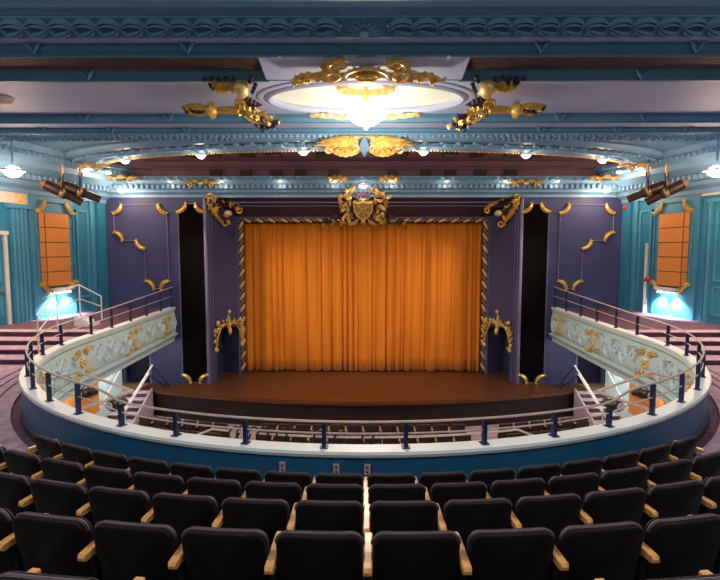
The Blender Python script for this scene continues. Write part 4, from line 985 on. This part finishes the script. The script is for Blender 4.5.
# ------------------------------------------------------------------ loudspeakers, lamps
for s in (-1, 1):
    y = 17.0; base = wall_frame(s, y, 5.05)
    t = thing('loudspeaker', 'tall orange panelled loudspeaker on the %s pier' % SIDE[s], 'loudspeaker', mtx=base)
    # local x runs along the wall; outer (camera) side is -x on the left wall and +x on the right wall
    q = -s                                          # +1: local +x is away from the camera
    cx = 0.0; e = 1 if s < 0 else -1
    front = [(e * -.64, .06), (e * -.60, .24), (e * .52, .12), (e * .60, .06)]
    obj('cabinet', MB().prism([(x, -z) for x, z in front], 0, 2.44, Matrix(((1, 0, 0, 0), (0, 0, 1, 0), (0, -1, 0, 0), (0, 0, 0, 1)))), 'orange_d', t, False, mtx=Matrix())
    mA = Matrix(((1, 0, 0, 0), (0, 0, 1, 0), (0, -1, 0, 0), (0, 0, 0, 1)))
    for k in range(5):
        z0 = k * .488 + .015; z1 = z0 + .462
        def face_panel(p0, p1):
            a = Vector(p0); b = Vector(p1); d = (b - a).normalized(); n_ = Vector((-d.y, d.x)); n_ = n_ if n_.y > 0 else -n_
            a2 = a + d * .012; b2 = b - d * .012; pts = [a2, b2, b2 + n_ * .03, a2 + n_ * .03]
            return MB().prism([(p.x, -p.y) for p in pts], z0, z1, mA)
        obj('front_panel', face_panel(front[1], front[2]), 'orange', t, False, mtx=Matrix())
        obj('side_panel', face_panel(front[0], front[1]), 'orange', t, False, mtx=Matrix())
    t2 = thing('speaker_frame', 'thin moulding with gilt crescents around the %s orange loudspeaker' % SIDE[s], 'wall moulding', mtx=base @ Matrix.Translation((0, 0, .07)))
    panel_frame(t2, [(-.78, -.22), (.78, -.22), (.78, 2.80), (-.78, 2.80)], 'wall_teal_l', studs=((1, 3), (3, 3)))
    lm_ = thing('wall_washer', 'twin bright lamps washing down the wall below the %s orange loudspeaker' % SIDE[s], 'lamp', mtx=base @ Matrix.Translation((0, -.12, .10)))
    obj('housing', MB().box(-.42, .42, -.02, .06, 0, .24), 'cap', lm_, False, mtx=Matrix())
    for k in (-1, 1):
        mm = Matrix.Translation((k * .20, -.02, .14)) @ Matrix.Rotation(pi / 2, 4, 'X')
        obj('lamp_cup', MB().lathe([(.09, -.02), (.14, .03), (.15, .06), (.12, .065)], 14, mm), 'cap', lm_, mtx=Matrix())
        obj('lens', MB().lathe([(.01, .056), (.115, .056), (.115, .075), (.01, .10)], 14, mm), 'bulb_cool', lm_, mtx=Matrix())
        p = base @ Vector((k * .20, -.26, .26)); tg = base @ Vector((k * .55, -1.6, .02))
        light('SPOT', 'washer_beam', None, p, 420, COOL, .04, tg, 95, .8).parent = None
    for b_ in [o for o in bpy.data.objects if o.name.startswith('washer_beam') and o.parent is None]:
        mw = b_.matrix_basis.copy(); b_.parent = lm_; b_.matrix_parent_inverse = lm_.matrix_basis.inverted()

def downlight(name, label, loc, energy, r=.09, m='bulb', col=LAMP, group=None, drop=.0, angle=150, kind='POINT', down=0, beam=None):
    x, y, z = loc
    t = thing(name, label, 'lamp', loc, 0, group)
    obj('trim_ring', MB().lathe([(r * .8, z + .05), (r * 1.35, z + .05), (r * 1.45, z + .0), (r * 1.1, z - .02), (r * .95, z + .02)], 16, Matrix.Translation((x, y, 0))), 'cap', t)
    obj('bulb', MB().blob((x, y, z - .01), (r, r, r * .7), 12, 7), m, t)
    if drop: obj('stem', MB().tube([(x, y, z + .03), (x, y, z + drop)], .03, 7), 'ring_teal', t)
    if energy: light('SPOT', 'lamp_light', t, (x, y, z - r - .05), energy, col, r, (x, y, 0), angle, .5) if kind == 'SPOT' else light('POINT', 'lamp_light', t, (x, y, z - r - .06), energy, col, r)
    if down: light('SPOT', 'lamp_beam', t, (x, y, z - r - .10), down, col, r, beam or (x * .96, y - 1.5, 3.5), 120, .8)
    return t
for s in (-1, 1):
    for i, (x, y) in enumerate(((1.72, 14.62), (4.82, 15.10), (7.5, 15.98))):
        downlight('ring_downlight', 'bright downlight on the near oval rim, %s %s of the bowl lamp' % (ORD[i], SIDE[s]), (s * x, y, 9.06), 30, .11, group='oval rim downlights')
    for i, (x, y, z) in enumerate(((9.35, 17.3, 9.08), (9.0, 17.9, 9.0))):
        downlight('ring_downlight', '%s downlight at the %s tip of the oval ring' % (('upper', 'lower')[i], SIDE[s]), (s * x, y, z), 12, .08, group='oval tip downlights')
    for i, x in enumerate((1.06, 3.05, 5.2, 7.1)):
        downlight('cornice_downlight', 'small downlight on the proscenium cornice, %s %s of the crest' % (ORD[i], SIDE[s]), (s * x, 18.58, 8.78), 6, .06, group='cornice downlights', angle=160)
    downlight('corner_flood', 'warm floodlight at the %s purple wall corner under the cornice' % SIDE[s], (s * 8.85, 18.5, 8.44), 85, .12, 'bulb_big', group='corner floods')
    downlight('side_flood', 'large glaring floodlight below the %s side cornice' % SIDE[s], (s * 9.62, 13.9, 8.42), 165, .22, 'bulb_big', group='side floods', drop=.8, down=760)
    for i, (x, y) in enumerate(((3.2, 2.2), (3.2, -1.5), (8.5, 5.5))):
        downlight('fill_downlight', 'added unseen fill lamp near the ceiling, %s one %s of the aisle line' % (ORD[i], SIDE[s]), (s * x, y, 9.95), 100, .12, col=(1.0, .94, .88), drop=.42, down=230, beam=(s * x, y + .5, 3.0), group='added fill lights')  # added lamps out of view, filling light on seats, parapet and cove
    for i, y in enumerate((14.0, 17.0)):
        downlight('soffit_downlight', '%s downlight under the %s balcony arm' % (('near', 'far')[i], SIDE[s]), (s * 8.2, y, 2.66), 45, .08, col=WHITE, group='soffit downlights')
cl = downlight('crest_lamp', 'bright warm lamp on the cornice right above the crest shield', (0, 18.62, 8.62), 14, .13, 'bulb_big')

def stage_can(s, k, loc, target, label):
    d = (Vector(target) - Vector(loc)).normalized(); q_ = d.to_track_quat('-Z', 'Y').to_matrix().to_4x4(); q_.translation = Vector(loc)
    t = thing('stage_spotlight', label, 'stage light', mtx=q_, group='stage spotlights')
    obj('barrel', MB().lathe([(.13, .55), (.16, .5), (.16, -.1), (.12, -.14), (.12, -.55), (.135, -.58), (.12, -.58)], 16), 'can', t, mtx=Matrix())
    obj('lens', MB().lathe([(.01, -.54), (.115, -.54), (.115, -.56), (.01, -.57)], 14), 'lens', t, mtx=Matrix())
    obj('band', MB().lathe([(.162, .1), (.172, .08), (.172, .0), (.162, -.02)], 16), 'can_edge', t, mtx=Matrix())
    obj('end_cap', MB().lathe([(.15, .55), (.10, .62), (.06, .68), (.02, .69)], 12), 'can_edge', t, mtx=Matrix())
    obj('fin', MB().box(-.02, .02, .155, .175, -.5, .5), 'can_edge', t, False, mtx=Matrix())
    inv = q_.inverted(); top = Vector(loc) + Vector((0, 0, .62))
    for e in (-1, 1): obj('yoke_arm', MB().tube([(e * .18, 0, .05), inv @ (top + Vector((e * .05, 0, 0)))], .02, 6), 'can', t, mtx=Matrix())
    obj('clamp', MB().tube([inv @ (top - Vector((0, 0, .1))), inv @ (top + Vector((0, 0, .28)))], .04, 8), 'can_edge', t, mtx=Matrix())
    lo = Vector(loc) + d * .66
    b_ = light('SPOT', 'stage_beam', None, lo, 880, WARM, .10, target, 44, .9)
    b_.parent = t; b_.matrix_parent_inverse = q_.inverted()
for s in (-1, 1):
    stage_can(s, 0, (s * 9.10, 16.30, 8.12), (s * -.5, 21.3, 3.8), 'dark stage spotlight hanging in front of the %s loudspeaker pier, inner one' % SIDE[s])
    stage_can(s, 1, (s * 9.52, 16.0, 8.06), (s * 2.6, 21.3, 3.6), 'dark stage spotlight hanging in front of the %s loudspeaker pier, outer one' % SIDE[s])

# orange loudspeakers on the lower walls
for s in (-1, 1):
    t = thing('lower_loudspeaker', 'orange panelled loudspeaker on the %s wall under the balcony arm' % SIDE[s], 'loudspeaker', (s * 8.9, 15.2, .9))
    obj('cabinet', MB().box(s * 8.86 - .13, s * 8.86 + .13, 14.2, 16.1, .95, 2.66), 'orange_d', t, False)
    for k in range(3):
        for j in range(2):
            y0 = 14.22 + j * .95; z0 = .97 + k * .56; xx = s * 8.72
            obj('front_panel', MB().box(xx - .02, xx + .02, y0, y0 + .91, z0, z0 + .53), 'orange', t, False)

# lighting bars, rail spotlights and cables inside the balcony front
b1 = thing('lighting_bar', 'white pipe lighting bar slung inside the front of the balcony', 'lighting bar', (0, 6.3, 3.9))
pts = [(6.90 * sin(R(a)), CY - 6.90 * cos(R(a)), 4.06) for a in range(-16, 17, 2)]
obj('pipe', MB().tube(pts, .014, 7), 'rail', b1)
for s in (-1, 1):
    e = pts[0] if s < 0 else pts[-1]; obj('bracket', MB().tube([e, (e[0] * 1.12, e[1] - .12, 4.0), (e[0] * 1.12, e[1] - .14, 3.9)], .014, 7), 'rail', b1)
def coil(label, a, r, n, seed):
    rnd = random.Random(seed); t = thing('cable_coil', label, 'cable', (6.55 * sin(R(a)), CY - 6.55 * cos(R(a)), 3.95))
    for k in range(n):
        ang = R(a + (k - n / 2) * 1.05); cx, cy = 6.90 * sin(ang), CY - 6.90 * cos(ang); rr_ = r * rnd.uniform(.75, 1.1); tilt = rnd.uniform(-.5, .5)
        obj('cable_loop', MB().tube([(cx + rr_ * cos(q) * .7 + tilt * rr_ * sin(q) * .4, cy + rr_ * cos(q) * .5, 4.04 + rr_ * sin(q)) for q in [2 * pi * i / 16 for i in range(16)]], .013, 5, closed=True), 'cable', t)
coil('black cable loops coiled on the white lighting bar', -9.8, .10, 7, 1)
coil('few black cable loops near the middle of the white lighting bar', -3.0, .09, 3, 2)
coil('thin black cable loop on the white lighting bar by the centre', 1.2, .08, 2, 4)
for s in (-1, 1):
    t = thing('bracket_bar', 'copper coloured angled lighting pipe inside the %s parapet' % SIDE[s], 'lighting bar', (s * 5.2, 8.3, 3.9))
    obj('pipe', MB().tube([(s * 5.62, 8.25, 4.02), (s * 5.0, 8.6, 4.15), (s * 3.6, 7.6, 4.10)], .024, 7), 'rail', t)
    obj('pipe', MB().tube([(s * 3.6, 7.6, 4.10), (s * 4.05, 6.95, 4.02)], .024, 7), 'rail', t)
    for i, (x, y, m_) in enumerate(((4.75, 8.35, 'can'), (3.95, 7.75, 'can'))):
        loc = Vector((s * x, y, 3.84)); q_ = (Vector((0, 21, 3)) - loc).normalized().to_track_quat('-Z', 'Y').to_matrix().to_4x4(); q_.translation = loc; q_ = q_ @ Matrix.Scale(.66, 4)
        f_ = thing('rail_spotlight', 'dark spotlight with a pale end on the %s balcony lighting pipe, %s one' % (SIDE[s], ('outer', 'inner')[i]), 'stage light', mtx=q_, group='rail spotlights')
        obj('barrel', MB().lathe([(.10, .20), (.13, .16), (.13, -.10), (.11, -.14), (.11, -.28), (.10, -.28)], 14), 'can', f_, mtx=Matrix())
        obj('rear_cap', MB().lathe([(.10, .20), (.08, .24), (.02, .26)], 14), 'lens' if i == 0 else 'nosing', f_, mtx=Matrix())
        obj('yoke', MB().tube([(-.15, 0, 0), (-.14, .12, 0), (0, .20, 0), (.14, .12, 0), (.15, 0, 0)], .014, 6), 'cable', f_, mtx=Matrix())
        obj('knob', MB().blob((.16, 0, 0), .03, 8, 5), 'cable', f_, mtx=Matrix())

# outlet plates on the blue parapet
for i, (px, lab) in enumerate(((-7.3, 'pink beige outlet plate on the blue parapet, farthest from the centre'), (-2.5, 'pink beige outlet plate on the blue parapet, middle one'), (.2, 'pale outlet plate with a socket on the blue parapet at the centre'))):
    a = R(px); m_ = Matrix.Translation(((RP + .135) * sin(a), CY - (RP + .135) * cos(a), 3.85)) @ Matrix.Rotation(a, 4, 'Z')
    t = thing('outlet_plate', lab, 'outlet', mtx=m_, group='parapet outlets')
    obj('plate', MB().box(-.035, .035, -.015, 0, -.06, .06), 'plate', t, False, mtx=Matrix())
    for z in (-.025, .025): obj('socket', MB().box(-.012, .012, -.02, -.014, z - .012, z + .012), 'rubber', t, False, mtx=Matrix())
# alarms, detector
for i, (y, z, lab) in enumerate(((19.2, 7.85, 'red alarm sounder high by the purple corner'), (17.95, 5.25, 'red alarm sounder low beside the orange loudspeaker'))):
    t = thing('alarm_sounder', lab, 'alarm', mtx=wall_frame(1, y, z) @ Matrix.Translation((0, 0, .10)))
    obj('bell', MB().lathe([(.09, 0), (.09, .03), (.06, .07), (.02, .08)], 14), 'red', t, mtx=Matrix()); obj('back_box', MB().box(-.08, .08, -.08, .08, -.04, 0), 'red', t, False, mtx=Matrix())
t = thing('smoke_detector', 'pinkish round detector on the grey ceiling panel near the left edge', 'detector', (-8.0, 11.4, 9.6))
obj('dome_cover', MB().lathe([(.17, 9.64), (.17, 9.60), (.13, 9.54), (.05, 9.50), (.02, 9.50)], 18, Matrix.Translation((-8.0, 11.4, 0))), 'skin', t)
obj('base_ring', MB().lathe([(.20, 9.655), (.20, 9.63), (.17, 9.62)], 18, Matrix.Translation((-8.0, 11.4, 0))), 'cream', t)
